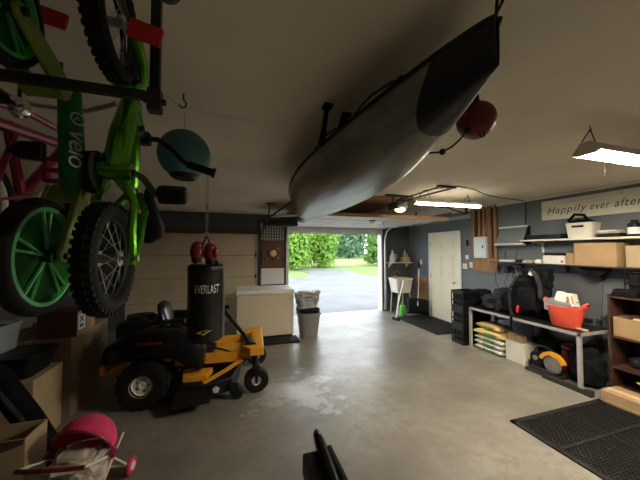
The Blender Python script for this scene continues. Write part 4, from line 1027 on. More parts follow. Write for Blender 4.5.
t = MB().tube([(-0.19, -0.28, 0.40), (-0.10, -0.31, 0.415), (0.10, -0.31, 0.415), (0.19, -0.28, 0.40)], 0.012, 8); t.build('push_bar', 'buoy', r, world=False)
for sx in (-0.205, 0.205):
    MB().lathe([(0, -0.02), (0.022, -0.02), (0.034, 0), (0.022, 0.02), (0, 0.02)], (sx, -0.04, 0.31), 'X', 18).build('hinge_disc', 'pink', r, world=False)
    for sy in (-0.22, 0.18):
        o = MB().lathe([(0.012, -0.014), (0.05, -0.014), (0.06, -0.006), (0.06, 0.006), (0.05, 0.014), (0.012, 0.014)], (sx, sy, 0.06), 'X', 22, True).build('wheel', 'pinkcloth', r, world=False)
        MB().lathe([(0, -0.016), (0.03, -0.016), (0.03, 0.016), (0, 0.016)], (sx, sy, 0.06), 'X', 18).build('hubcap', 'white_plastic', o, world=False)

# ================================================================== FOREGROUND HANDLE
r = thing('exercise_machine', 'black handle end of an upright machine poking up at the picture bottom', 'machine', (0.36, 0.6, 0))
t = MB(); t.tube([(0.345, 0.35, 0.82), (0.355, 0.9, 0.83), (0.37, 1.20, 0.85), (0.372, 1.255, 0.853), (0.373, 1.28, 0.852)], [0.03, 0.03, 0.026, 0.020, 0.007], 14, flat=(0.9, 1.2)); t.build('handle', 'black_gloss', r)
t = MB().bx(0.285, 0.365, 0.35, 1.185, 0.74, 0.835, 0.012); t.build('side_rail', 'black', r)
t = MB().bx(0.398, 0.418, 0.35, 1.185, 0.76, 0.845, 0.006); t.build('slim_rail', 'rubber', r)
t = MB(); t.bx(0.32, 0.38, 0.45, 0.52, 0.0, 0.76, 0.01); t.bx(0.15, 0.55, 0.42, 0.55, 0.0, 0.04, 0.01); t.bx(0.29, 0.415, 0.44, 0.53, 0.74, 0.78, 0.006); t.build('post', 'darksteel', r)

# ================================================================== WORKBENCH
WX0, WX1, WY0, WY1, WZ = 3.97, 4.60, 2.27, 3.92, 0.70
r = thing('workbench', 'long black topped workbench with silver edge and legs along the wall', 'workbench', ((WX0+WX1)/2, (WY0+WY1)/2, 0))
MB().bx(WX0+0.012, WX1-0.012, WY0+0.012, WY1-0.012, WZ-0.02, WZ, 0.003).build('benchtop', 'black', r)
t = MB(); t.bx(WX0, WX0+0.03, WY0, WY1, WZ-0.04, WZ-0.002, 0.003); t.bx(WX1-0.03, WX1, WY0, WY1, WZ-0.04, WZ-0.002, 0.003); t.bx(WX0, WX1, WY0, WY0+0.03, WZ-0.04, WZ-0.002, 0.003); t.bx(WX0, WX1, WY1-0.03, WY1, WZ-0.04, WZ-0.002, 0.003)
t.build('edge_frame', 'silver', r)
for x in (WX0+0.02, WX1-0.02):
    for y in (WY0+0.02, WY1-0.02):
        t = MB().bx(x-0.02, x+0.02, y-0.02, y+0.02, 0.012, WZ-0.035, 0.003); t.bx(x-0.024, x+0.024, y-0.024, y+0.024, 0.0, 0.014, 0.003); t.build('leg', 'silver', r)
MB().bx(4.53, 4.57, 3.16, 3.20, 0.0, WZ-0.03).build('leg', 'silver', r)

# stacked black crates at the bench end
def crate(lab, c, sx, sy, h, inside=None):
    g = thing('storage_crate', lab, 'crate', c, random.uniform(-0.03, 0.03), 'black crates by the workbench')
    t = MB(); th = 0.012
    t.bx(-sx/2, sx/2, -sy/2, sy/2, 0, th)
    for z0, z1 in ((0.0, 0.07), (h-0.06, h)):
        for q in ((-sx/2, -sx/2+th, -sy/2, sy/2), (sx/2-th, sx/2, -sy/2, sy/2), (-sx/2, sx/2, -sy/2, -sy/2+th), (-sx/2, sx/2, sy/2-th, sy/2)): t.bx(*q, z0, z1)
    for k in range(6):
        u = -sx/2 + sx*(k+0.02)/5.04
        for y in (-sy/2+th/2, sy/2-th/2): t.bx(u-0.008, u+0.008, y-th/2, y+th/2, 0.06, h-0.05)
        v = -sy/2 + sy*(k+0.02)/5.04
        for x in (-sx/2+th/2, sx/2-th/2): t.bx(x-th/2, x+th/2, v-0.008, v+0.008, 0.06, h-0.05)
    for z in (h*0.45,):
        for q in ((-sx/2, -sx/2+th, -sy/2, sy/2), (sx/2-th, sx/2, -sy/2, sy/2), (-sx/2, sx/2, -sy/2, -sy/2+th), (-sx/2, sx/2, sy/2-th, sy/2)): t.bx(*q, z-0.012, z+0.012)
    t.build('crate_body', 'black', g, world=False)
    t = MB(); t.bx(-sx/2+0.02, sx/2-0.02, -sy/2+0.02, sy/2-0.02, 0.02, h-0.07); t.build('contents', 'cloth_black', g, world=False)
crate('bottom black slatted crate of the stack between house door and workbench', (4.10, 4.11, 0.0), 0.40, 0.28, 0.31)
crate('middle black slatted crate of the stack between house door and workbench', (4.10, 4.11, 0.311), 0.40, 0.28, 0.31)
crate('top black slatted crate of the stack between house door and workbench', (4.10, 4.11, 0.622), 0.40, 0.28, 0.34)
o = MB().lump((4.49, 4.11, 0.84), (0.30, 0.26, 0.26), 0.12, 31, 3); o.lump((4.47, 4.11, 0.40), (0.26, 0.26, 0.80), 0.08, 32, 3)
tag(o.build('duffel_bag', 'cloth_black', None, loc=(4.46, 4.11, 0), rest=0.001), 'black duffel bag slumped on end between the crates and the wall', 'bag')

# backpack heap on the bench
r = thing('backpack', 'big stuffed black backpack slumped upright on the workbench', 'backpack', (4.36, 3.12, WZ))
t = MB().lump((4.36, 3.10, 1.00), (0.40, 0.44, 0.62), 0.22, 41, 4); t.lump((4.38, 3.02, 1.28), (0.32, 0.34, 0.36), 0.28, 42, 3); t.lump((4.28, 3.26, 0.88), (0.30, 0.36, 0.36), 0.3, 43, 3); t.build('pack_body', 'cloth_black', r, rest=WZ+0.001)
t = MB().lump((4.16, 3.04, 0.98), (0.10, 0.26, 0.34), 0.25, 44); t.build('front_pocket', 'cloth_black', r, rest=WZ+0.001)
t = MB(); t.tube([(4.22, 3.02, 1.42), (4.14, 2.88, 1.36), (4.13, 2.82, 1.20), (4.16, 2.84, 1.02)], 0.022, 6, flat=(1.5, 0.5)); t.tube([(4.2, 3.2, 1.3), (4.08, 3.24, 1.1), (4.06, 3.22, 0.84), (4.04, 3.18, 0.72)], 0.02, 6, flat=(1.5, 0.5)); t.build('shoulder_strap', 'cloth_grey', r)
t = MB().box((4.185, 2.97, 1.36), (0.03, 0.07, 0.07), (0.4, 0.2, 0), 0.012); t.build('cream_tag', 'paper', r)
t = MB().box((4.06, 3.10, 0.82), (0.012, 0.03, 0.11), (0.1, 0.1, 0), 0.004); t.build('red_pull_tab', 'red', r)
t = MB(); t.tube([(4.02, 3.12, 0.74), (3.955, 3.12, 0.71), (3.955, 3.12, 0.60), (3.96, 3.13, 0.52)], 0.014, 6, flat=(1.6, 0.5)); t.build('hanging_strap', 'cloth_black', r)
o = MB().lump((4.30, 3.62, 0.82), (0.44, 0.36, 0.26), 0.35, 46, 4); o.lump((4.42, 3.58, 0.93), (0.28, 0.30, 0.22), 0.35, 47, 3)
tag(o.build('jacket', 'cloth_grey', None, loc=(4.3, 3.56, WZ), rest=WZ+0.001), 'crumpled charcoal jacket on the workbench beside the stuffed backpack', 'jacket')
o = MB().lump((4.44, 2.80, 0.80), (0.22, 0.26, 0.20), 0.25, 48, 3)
tag(o.build('tool_pouch', 'cloth_black', None, loc=(4.44, 2.8, WZ), rest=WZ+0.001), 'small black tool pouch between the backpack and the red tub', 'pouch')
o = MB().bx(4.15, 4.19, 2.30, 2.42, WZ, WZ+0.02, 0.004); tag(o.build('wood_offcut', 'pine', None, loc=(4.17, 2.36, WZ)), 'short pale wood offcut on the workbench end beside the red tub', 'wood')

# red tub with papers
r = thing('storage_tub', 'coral red flexible tub full of papers on the workbench end', 'tub', (4.21, 2.56, WZ))
t = MB(); rings = []
for z, k in ((0.0, 0.70), (0.012, 0.74), (0.25, 0.98), (0.255, 1.02), (0.27, 1.02), (0.27, 0.95), (0.02, 0.70)):
    rings.append(t.ring([(4.21+0.17*k*math.cos(2*PI*j/32), 2.56+0.215*k*math.sin(2*PI*j/32), WZ+z) for j in range(32)]))
t.skin(rings); t.build('tub_body', 'redbin', r)
for sy in (-1, 1):
    MB().tube([(4.16, 2.56+sy*0.205, WZ+0.262), (4.165, 2.56+sy*0.235, WZ+0.315), (4.21, 2.56+sy*0.245, WZ+0.33), (4.255, 2.56+sy*0.235, WZ+0.315), (4.26, 2.56+sy*0.205, WZ+0.262)], 0.014, 8).build('tub_handle', 'redbin', r)
o = MB(); o.box((4.20, 2.60, WZ+0.26), (0.22, 0.30, 0.14), (0.05, -0.1, 0.1), 0.01); tag(o.build('plastic_tray', 'clear', None, loc=(4.2, 2.6, WZ+0.19)), 'cloudy plastic tray sticking out of the red tub', 'tray')
o = MB(); o.box((4.22, 2.58, WZ+0.37), (0.16, 0.13, 0.12), (0.3, 0.1, 0.2), 0.004); tag(o.build('paper_carton', 'paper', None, loc=(4.22, 2.58, WZ+0.3)), 'white paper carton leaning in the red tub', 'carton')
r = thing('booklet', 'pale booklet with a grey cover stripe in the red tub', 'booklet', (4.22, 2.46, WZ+0.3))
MB().box((4.22, 2.465, WZ+0.35), (0.18, 0.016, 0.17), (-0.25, 0.15, 0.1), 0.002).build('pages', 'paper', r); MB().box((4.135, 2.462, WZ+0.355), (0.004, 0.06, 0.10), (-0.25, 0.15, 0.1)).build('cover_stripe', 'card', r)

# under the bench
def sack(lab, c, sx, sy, h, m, seed, pr='sackgreen', rz=0.0):
    g = thing('paper_sack', lab, 'sack', c, rz, 'sacks stacked under the workbench')
    t = MB(); rings = []
    n = 28
    for i in range(9):
        u = -1 + 2*i/8; w_ = (1 - abs(u)**6*0.55)
        rings.append(t.ring([(math.copysign(abs(math.cos(2*PI*j/n))**0.55, math.cos(2*PI*j/n))*sx/2*(0.96+0.04*math.sin(i*2+seed)), u*sy/2, h/2 + math.copysign(abs(math.sin(2*PI*j/n))**0.7, math.sin(2*PI*j/n))*h/2*w_) for j in range(n)]))
    t.skin(rings); t.build('sack_body', m, g, world=False, smooth=60)
    t = MB(); t.bx(-sx/2-0.003, -sx/2+0.02, -sy*0.28, sy*0.15, h*0.28, h*0.60, 0.004); t.build('printed_band', pr, g, world=False)
sack('bottom pale sack of the pile under the workbench by the crates', (4.20, 3.62, 0.0), 0.34, 0.50, 0.085, 'sackwhite', 1)
sack('second pale sack up in the pile under the workbench', (4.20, 3.63, 0.083), 0.34, 0.50, 0.085, 'sackwhite', 2)
sack('third sack up, pale with green print, under the yellow ones', (4.20, 3.61, 0.166), 0.34, 0.50, 0.085, 'sackwhite', 3)
sack('lower yellow sack with green print in the pile under the workbench', (4.19, 3.60, 0.249), 0.34, 0.54, 0.11, 'sackyellow', 4, rz=0.05)
sack('topmost yellow sack of the pile under the workbench', (4.21, 3.62, 0.355), 0.32, 0.46, 0.11, 'sackyellow', 5, rz=-0.06)
carton('white carton on the floor under the workbench beside the sacks', 4.09, 4.36, 3.03, 3.33, 0.0, 0.30, 'white_plastic', tape=False)
def pack(lab, c, s, m='card', rz=0.0):
    o = MB().bx(-s[0]/2, s[0]/2, -s[1]/2, s[1]/2, 0, s[2], 0.004); o.bx(-s[0]/2-0.001, s[0]/2+0.001, -0.012, 0.012, s[2]*0.4, s[2]+0.001)
    o = o.build('small_box', m, None); o.location = c; o.rotation_euler = (0, 0, rz); tag(o, lab, 'box'); return o
pack('small brown box on the white carton, the one beside the yellow sack', (4.16, 3.26, 0.302), (0.09, 0.10, 0.12), 'card', 0.1)
pack('small brown box on the white carton, the one further from the sacks', (4.16, 3.13, 0.302), (0.09, 0.11, 0.10), 'card', -0.2)
# yellow/black cut-off saw
r = thing('chop_saw', 'black power saw with a curved yellow guard under the workbench', 'power saw', (4.15, 2.75, 0), 0.0)
t = MB(); t.bx(3.99, 4.32, 2.56, 2.96, 0.0, 0.035, 0.008); t.bx(4.03, 4.08, 2.60, 2.92, 0.035, 0.075, 0.006); t.build('base_plate', 'darksteel', r)
t = MB(); t.cyl((4.08, 2.86, 0.19), (4.28, 2.86, 0.19), 0.085, 0.075, 22); t.cyl((4.06, 2.86, 0.19), (4.08, 2.86, 0.19), 0.055, seg=18); t.bx(4.10, 4.24, 2.80, 2.92, 0.03, 0.15, 0.01); t.build('motor', 'black', r)
t = MB(); t.lathe([(0, -0.012), (0.03, -0.012), (0.034, 0), (0.03, 0.012), (0, 0.012)], (4.062, 2.86, 0.19), 'X', 18); t.build('motor_cap', 'steel', r)
t = MB(); rings = []
for k in range(11):
    a = math.radians(15 + k*15); cy, cz = 2.66, 0.17
    rings.append(t.ring([(x, cy + rr*math.cos(a), cz + rr*math.sin(a)) for x, rr in ((4.06, 0.115), (4.12, 0.115), (4.12, 0.16), (4.06, 0.16))]))
t.skin(rings); t.build('blade_guard', 'yellow', r, smooth=40)
t = MB().lathe([(0, -0.002), (0.11, -0.002), (0.11, 0.002), (0, 0.002)], (4.09, 2.66, 0.16), 'X', 30); t.build('blade', 'steel', r)
t = MB(); t.tube([(4.15, 2.92, 0.27), (4.14, 2.86, 0.345), (4.14, 2.76, 0.36), (4.15, 2.70, 0.32)], 0.018, 8); t.build('carry_handle', 'black', r)
# dark bag and red cloth by the bench leg
o = MB().lump((4.32, 2.39, 0.18), (0.34, 0.30, 0.36), 0.2, 51, 4); o.lump((4.34, 2.44, 0.34), (0.28, 0.22, 0.24), 0.25, 52, 3)
tag(o.build('gear_bag', 'cloth_black', None, loc=(4.42, 2.36, 0), rest=0.001), 'round black gear bag on the floor by the end leg of the workbench', 'bag')
o = MB().lump((4.40, 2.62, 0.38), (0.22, 0.18, 0.07), 0.3, 53, 3); o.lump((4.44, 2.66, 0.18), (0.24, 0.14, 0.34), 0.15, 54, 3)
tag(o.build('folded_towel', 'darkred', None, loc=(4.42, 2.64, 0), rest=0.001), 'dark red towel heaped under the workbench behind the gear bag', 'towel')
o = MB().bx(3.94, 3.99, 2.22, 2.70, 0.0, 0.055, 0.004); o.bx(3.93, 4.0, 2.16, 2.23, 0.0, 0.07, 0.006)
tag(o.build('floor_bar', 'darksteel', None, loc=(3.96, 2.4, 0)), 'dark metal bar lying at the foot of the workbench end leg', 'bar')
r = thing('storage_tote', 'dark storage tote in the shadow under the workbench behind the saw', 'tote', (4.48, 3.0, 0))
MB().bx(4.40, 4.58, 2.80, 3.14, 0.0, 0.34, 0.02).build('tote_body', 'black', r); MB().bx(4.39, 4.59, 2.79, 3.15, 0.34, 0.37, 0.008).build('lid', 'cloth_grey', r)
o = MB().box((4.36, 3.50, 0.565), (0.03, 0.48, 0.04), (-0.28, 0, 0), 0.01); 
tag(o.build('folded_tripod', 'darksteel', None, loc=(4.36, 3.4, 0.46)), 'dark folded tripod lying slanted on the topmost yellow sack', 'tripod')

# leaning charcoal board behind the bench
o = MB().box((4.775, 2.86, 1.05), (0.02, 0.80, 0.62), (0, 0.09, 0), 0.004)
o.bx(4.70, 4.84, 2.5, 2.53, 0.0, 0.76); o.bx(4.70, 4.84, 3.2, 3.23, 0.0, 0.76)
tag(o.build('leaning_board', 'board_grey', None, loc=(4.77, 2.86, 0)), 'charcoal board standing against the wall behind the workbench', 'board')

# ================================================================== BOOKCASE
KX0, KX1, KY_0, KY_1 = 4.36, 4.82, 1.05, 2.20
r = thing('bookcase', 'dark brown open bookcase beside the workbench, cut by the picture edge', 'bookcase', (4.59, 1.62, 0))
for y0 in (KY_0, KY_1-0.025): MB().bx(KX0, KX1, y0, y0+0.025, 0, 1.17, 0.002).build('side_panel', 'darkwood', r)
for z in (0.06, 0.31, 0.675, 1.15): MB().bx(KX0+0.002, KX1-0.005, KY_0+0.026, KY_1-0.026, z-0.022, z, 0.002).build('shelf', 'darkwood', r)
MB().bx(KX1-0.012, KX1-0.003, KY_0+0.02, KY_1-0.02, 0.04, 1.13).build('back_panel', 'darkwood', r)
bx_ = carton('open brown cardboard box with plastic bags on the bookcase middle shelf', 4.365, 4.74, 1.50, 2.16, 0.676, 0.90, 'card', flaps=True)
o = MB().lump((4.54, 1.70, 0.88), (0.30, 0.32, 0.24), 0.3, 61, 4).build('plastic_bag', 'skin_toy', None, loc=(4.54, 1.7, 0.7), rest=0.70); tag(o, 'pale crumpled plastic bag bulging from the cardboard box on the bookcase', 'bag')
t = MB().lathe([(0, 0), (0.045, 0), (0.045, 0.09), (0.035, 0.095), (0, 0.095)], (4.52, 2.00, 0.80), 'Z', 20); t.bx(4.47, 4.57, 1.95, 2.05, 0.684, 0.80)
tag(t.build('paint_can', 'white_plastic', None, loc=(4.52, 2.0, 0.684)), 'small cream can in the cardboard box corner nearest the bookcase side', 'can')
o = MB().lump((4.44, 2.06, 1.19), (0.14, 0.24, 0.10), 0.2, 62, 3); tag(o.build('work_glove', 'cloth_black', None, loc=(4.44, 2.06, 1.15), rest=1.151), 'crumpled black work glove on the bookcase top', 'glove')
o = MB().box((4.45, 1.72, 1.175), (0.05, 0.30, 0.04), (0, 0, 0.06), 0.012); o.cyl((4.45, 1.86, 1.175), (4.45, 1.92, 1.175), 0.015, seg=10); tag(o.build('spirit_level', 'redbin', None, loc=(4.45, 1.72, 1.15)), 'red spirit level lying on the bookcase top next to the work glove', 'level')
r = thing('wire_basket', 'black wire basket standing on the bookcase top under the wall shelf', 'basket', (4.64, 1.86, 1.15))
t = MB()
for z in (1.16, 1.30, 1.44):
    t.tube([(4.50, 1.66, z), (4.78, 1.66, z), (4.78, 2.10, z), (4.50, 2.10, z)], 0.010, 6, closed=True)
for k in range(5):
    for x in (4.50, 4.78): t.tube([(x, 1.66+k*0.11, 1.155), (x, 1.66+k*0.11, 1.44)], 0.007, 6)
t.build('wire_frame', 'black', r)
tag(MB().bx(4.52, 4.76, 1.68, 2.08, 1.165, 1.42, 0.02).build('tool_bag', 'black', None, loc=(4.64, 1.88, 1.165)), 'black square tool bag standing inside the wire basket', 'bag')
t = MB().lathe([(0, 0), (0.05, 0), (0.05, 0.12), (0.03, 0.15), (0, 0.15)], (4.52, 1.72, 0.311), 'Z', 20); t.lathe([(0, 0.15), (0.02, 0.15), (0.02, 0.18), (0, 0.18)], (4.52, 1.72, 0.311), 'Z', 14)
tag(t.build('spray_bottle', 'white_plastic', None, loc=(4.52, 1.72, 0.311)), 'cream bottle on the low bookcase shelf in shadow', 'bottle')
o = MB().lump((4.60, 1.98, 0.37), (0.24, 0.26, 0.14), 0.2, 63, 3); tag(o.build('shoe_bag', 'cloth_grey', None, loc=(4.6, 1.98, 0.311), rest=0.311), 'dark bundle on the low bookcase shelf beside the cream bottle', 'bag')
# long carton and lime toy on the floor
bx_ = carton('long flat brown carton on the floor between the black mat and bookcase', 3.99, 4.27, 0.9, 2.10, 0.0, 0.125, 'card', tape=False)
t = MB(); t.bx(-0.06, 0.02, -0.58, 0.60, 0.125, 0.1265); t.bx(-0.1405, -0.139, -0.3, 0.55, 0.03, 0.035); t.build('tape', 'pine', bx_, world=False, smooth=0)
o = MB().tube([(4.31, 1.62, 0.02), (4.31, 1.70, 0.10), (4.315, 1.80, 0.17), (4.32, 1.90, 0.21), (4.32, 1.95, 0.22)], [0.012, 0.020, 0.022, 0.015, 0.006], 10)
tag(o.build('toy_blade', 'lime', None, loc=(4.31, 1.75, 0)), 'lime yellow curved plastic toy standing behind the long flat carton', 'toy')

# ================================================================== WALL SHELVES
r = thing('wall_shelf', 'upper pale wall shelf under the painted wooden sign', 'shelf', (4.69, 2.4, 1.84))
MB().bx(4.54, XR-0.002, 1.30, 3.40, 1.845, 1.87, 0.003).build('board', 'white_plastic', r)
for y in (3.22, 1.55):
    t = MB(); t.prism([(4.62, 1.842), (XR-0.002, 1.842), (XR-0.002, 1.66), (XR-0.03, 1.66), (XR-0.04, 1.78), (4.64, 1.83)], 0.02, 'XZ', y); t.build('bracket', 'white_plastic', r)
r = thing('wall_shelf', 'lower thin dark wall shelf carrying the brown cardboard box', 'shelf', (4.69, 2.8, 1.48))
MB().bx(4.53, XR-0.002, 1.45, 3.98, 1.472, 1.492, 0.003).build('board', 'darksteel', r)
for y in (3.6, 2.9, 1.7):
    t = MB(); t.prism([(4.60, 1.471), (XR-0.002, 1.471), (XR-0.002, 1.36), (XR-0.02, 1.36), (XR-0.03, 1.44)], 0.015, 'XZ', y); t.build('bracket', 'darksteel', r)
carton('large brown cardboard box on the lower wall shelf', 4.55, 4.83, 2.19, 2.64, 1.493, 1.80, 'card')
carton('narrow brown cardboard box beside the large one on the lower shelf', 4.58, 4.78, 2.66, 2.76, 1.493, 1.66, 'card', tape=False)
carton('flat tan cardboard box on the lower shelf nearest the picture edge', 4.62, 4.83, 1.62, 2.14, 1.493, 1.76, 'card_tan', tape=False)
r = thing('printer', 'small white box-shaped printer with a dark top on the lower wall shelf', 'printer', (4.68, 2.92, 1.493))
MB().bx(4.57, 4.79, 2.78, 3.07, 1.493, 1.62, 0.012).build('body', 'white', r); MB().box((4.68, 2.925, 1.642), (0.20, 0.26, 0.04), (0, 0.05, 0), 0.012).build('lid', 'black', r)
t = MB().bx(4.565, 4.572, 2.79, 2.82, 1.52, 1.55); t.build('button', 'red', r)
for lab, y0, y1, h, m in (('white tin on the lower wall shelf next to the printer', 3.10, 3.20, 0.05, 'white_plastic'), ('low cream tray on the lower shelf, second from the printer', 3.24, 3.40, 0.035, 'skin_toy'), ('dark case on the lower shelf left of the cream tray', 3.42, 3.52, 0.045, 'black')):
    o = MB().bx(4.58, 4.70, y0, y1, 1.493, 1.493+h, 0.006); o.bx(4.60, 4.68, y0+0.01, y1-0.01, 1.493+h, 1.493+h+0.01, 0.003); tag(o.build('small_tin', m, None, loc=(4.64, (y0+y1)/2, 1.493)), lab.replace('left of', 'just past'), 'tin')
r = thing('router', 'small white wifi router on the far end of the lower shelf', 'router', (4.68, 3.72, 1.493))
MB().bx(4.60, 4.76, 3.58, 3.84, 1.493, 1.53, 0.012).build('body', 'white', r)
t = MB().cyl((4.72, 3.62, 1.52), (4.74, 3.60, 1.68), 0.006, seg=8); t.cyl((4.72, 3.80, 1.52), (4.74, 3.82, 1.68), 0.006, seg=8); t.build('antenna', 'black', r)
# upper shelf things
r = thing('plastic_tub', 'cream plastic tub with a dark handle slot on the upper wall shelf', 'tub', (4.68, 2.60, 1.871))
t = MB(); rings = []
for z, k in ((0, 0.86), (0.20, 1.0), (0.20, 1.04), (0.215, 1.04), (0.215, 0.97), (0.02, 0.83)):
    rings.append(t.ring([(4.68+math.copysign(abs(math.cos(2*PI*j/28))**0.35, math.cos(2*PI*j/28))*0.115*k, 2.60+math.copysign(abs(math.sin(2*PI*j/28))**0.35, math.sin(2*PI*j/28))*0.165*k, 1.871+z) for j in range(28)]))
t.skin(rings); t.build('tub_body', 'white_plastic', r)
t = MB().bx(4.56, 4.572, 2.53, 2.67, 2.02, 2.05, 0.004); t.build('handle_slot', 'black', r)
t = MB(); t.lump((4.68, 2.62, 2.09), (0.18, 0.26, 0.10), 0.25, 71, 3); t.tube([(4.62, 2.50, 2.10), (4.62, 2.55, 2.19), (4.62, 2.66, 2.21), (4.62, 2.74, 2.12)], 0.02, 8); tag(t.build('strap_bundle', 'cloth_black', None, loc=(4.68, 2.62, 2.04), rest=2.03), 'black bundle of straps piled on top of the cream plastic tub', 'bundle')
r = thing('tool_case', 'long flat black case on the upper wall shelf past the cream tub', 'case', (4.68, 3.02, 1.871))
MB().bx(4.56, 4.80, 2.80, 3.30, 1.871, 1.945, 0.015).build('case_body', 'black', r); t = MB().tube([(4.557, 2.98, 1.915), (4.54, 2.99, 1.92), (4.54, 3.10, 1.92), (4.557, 3.11, 1.915)], 0.008, 6); t.build('handle', 'black_gloss', r)
for k, (lab, y0, y1, z0, h, m) in enumerate((('flat black tray at the bottom of the pile on the upper shelf', 2.17, 2.40, 1.871, 0.05, 'black'), ('pale green folded board lying on the flat black tray', 2.17, 2.41, 1.922, 0.022, 'skin_toy'), ('thin cream board topping the pile on the upper shelf', 2.20, 2.39, 1.945, 0.018, 'signwood'))):
    o = MB().bx(4.58, 4.80, y0, y1, z0, z0+h, 0.004); o.bx(4.60, 4.78, y0+0.02, y1-0.02, z0+h-0.004, z0+h, 0.0); tag(o.build('flat_tray', m, None, loc=(4.68, (y0+y1)/2, z0)), lab, 'tray')
r = thing('paint_jar', 'black lidded jar with a white label on the upper shelf by the picture edge', 'jar', (4.64, 2.06, 1.871))
MB().lathe([(0, 0), (0.055, 0), (0.06, 0.01), (0.06, 0.15), (0.05, 0.165), (0.035, 0.17), (0.035, 0.2), (0, 0.2)], (4.64, 2.06, 1.871), 'Z', 22).build('jar_body', 'black', r)
MB().lathe([(0.0605, 0.03), (0.0615, 0.03), (0.0615, 0.11), (0.0605, 0.11)], (4.64, 2.06, 1.871), 'Z', 22, True).build('label_band', 'paper', r)
for k, (y, h) in enumerate(((1.92, 0.24), (1.83, 0.19))):
    t = MB().lathe([(0, 0), (0.035, 0), (0.037, 0.01), (0.037, h*0.65), (0.016, h*0.8), (0.016, h), (0, h)], (4.68, y, 1.871), 'Z', 18)
    tag(t.build('dark_bottle', 'black_gloss', None, loc=(4.68, y, 1.871)), ['tall dark bottle beside the labelled jar on the upper shelf', 'shorter dark bottle at the picture edge on the upper shelf'][k], 'bottle')
# pouch hung under lower shelf
o = MB(); o.prism([(2.30, 1.47), (2.62, 1.47), (2.56, 1.40), (2.47, 1.345), (2.40, 1.345), (2.33, 1.41)], 0.10, 'YZ', 4.60)
tag(o.build('hanging_pouch', 'cloth_black', None, loc=(4.65, 2.46, 1.35)), 'black pouch hanging under the lower shelf below the large cardboard box', 'pouch')

# ================================================================== SIGN
r = thing('wooden_sign', 'long whitewashed wooden sign reading Happily ever after high on the wall', 'sign', (4.84, 2.25, 2.18))
MB().bx(4.825, XR-0.002, 1.28, 3.235, 2.185, 2.495, 0.003).build('board', 'signwood', r)
def wall_text(name, txt, size, y, z, parent, x, m='ink', **kw):
    o = text_part(name, txt, size, m, parent, (x - parent.location.x, y - parent.location.y, z - parent.location.z), WALLROT, **kw); return o
for word, yc, wd in (('Happily', 2.90, 0.52), ('ever', 2.49, 0.22), ('after', 2.20, 0.27)):
    o = wall_text('lettering', word, 0.150, yc, 2.325, r, 4.8245, shear=0.35, spacing=1.2)
    xs = [v.co.x for v in o.data.vertices]; k = wd/(max(xs)-min(xs))
    for v in o.data.vertices: v.co.x *= k
t = MB()
for y in (2.25, 1.4): t.cyl((4.822, y, 2.46), (4.826, y, 2.46), 0.008, seg=8)
t.build('nail', 'darksteel', r)

# ================================================================== OTHER THINGS ON THE RIGHT WALL
r = thing('tilted_panel', 'tilted blue grey panel with pale rails on the wall above the router', 'panel', (4.76, 3.72, 1.78))
MB().box((4.745, 3.70, 1.955), (0.025, 0.50, 0.34), (0, 0.48, -0.0), 0.004).build('face', 'screen', r)
t = MB().box((4.82, 3.72, 2.115), (0.05, 0.54, 0.028), (0, 0.3, 0), 0.004); t.build('top_rail', 'white', r)
t = MB().box((4.655, 3.68, 1.80), (0.07, 0.54, 0.028), (0, 0.3, 0), 0.004); t.build('bottom_rail', 'white', r)
t = MB().prism([(4.845, 2.12), (4.80, 2.12), (4.66, 1.80), (4.845, 1.80)], 0.014, 'XZ', 3.435); t.build('side_cheek', 'black', r)
t = MB(); t.tube([(4.84, 3.50, 2.579), (4.838, 3.505, 2.3), (4.835, 3.51, 2.13)], 0.009, 6); tag(t.build('black_cable', 'black', None, loc=(4.84, 3.5, 2.13)), 'black cord dropping from the ceiling to the tilted panel', 'cord')
r = thing('breaker_box', 'grey metal breaker box mounted on the bare wood stud bay', 'breaker box', (4.79, 4.37, 1.54))
MB().bx(4.755, 4.798, 4.21, 4.53, 1.54, 1.97, 0.004).build('cabinet', 'silver', r); MB().bx(4.745, 4.757, 4.225, 4.515, 1.56, 1.95, 0.004).build('door', 'silver', r)
t = MB(); t.bx(4.738, 4.747, 4.30, 4.32, 1.74, 1.80, 0.002); t.build('latch', 'black', r)
r = thing('stud_bay', 'bare wood stud bay in the wall behind the breaker box', 'wood panel', (4.82, 4.34, 1.28))
MB().bx(4.835, XR-0.002, 4.05, 4.63, 1.28, ZC-0.002).build('backing', 'darkwood', r, smooth=0)
for y, yw in ((4.055, 0.05), (4.17, 0.075), (4.30, 0.06), (4.42, 0.04), (4.555, 0.07)): MB().bx(4.80, 4.845, y, y+yw, 1.54, ZC-0.002, 0.002).build('stud', 'wood', r)
MB().bx(4.822, XR-0.002, 4.05, 4.63, 1.26, 1.54, 0.003).build('lower_board', 'wood', r)
t = MB(); 
for k in range(3): t.tube([(4.815, 4.28+k*0.07, 1.972), (4.812, 4.27+k*0.08, 2.2), (4.815, 4.26+k*0.09, ZC-0.002)], 0.006, 6)
t.build('wiring', 'card', r)
def plate(lab, y, z, wy, hz, m, cat, name, tog=True):
    g = thing(name, lab, cat, (XR-0.006, y, z-hz/2))
    MB().bx(XR-0.012, XR-0.001, y-wy/2, y+wy/2, z-hz/2, z+hz/2, 0.003).build('plate', m, g)
    if tog: MB().bx(XR-0.02, XR-0.011, y-0.012, y+0.012, z-0.022, z+0.022, 0.003).build('toggle', 'white' if m != 'white' else 'white_plastic', g)
plate('white double light switch on the wall beside the house door', 4.86, 1.345, 0.12, 0.12, 'white', 'switch', 'light_switch')
plate('small white wall plate just above the double light switch', 4.80, 1.545, 0.08, 0.09, 'white', 'switch', 'light_switch')
plate('white light switch on the wall between the sink corner and house door', 6.36, 1.37, 0.09, 0.12, 'white', 'switch', 'light_switch')
plate('white outlet plate beside the lower board of the stud bay', 4.69, 1.38, 0.08, 0.12, 'white', 'outlet', 'wall_outlet')
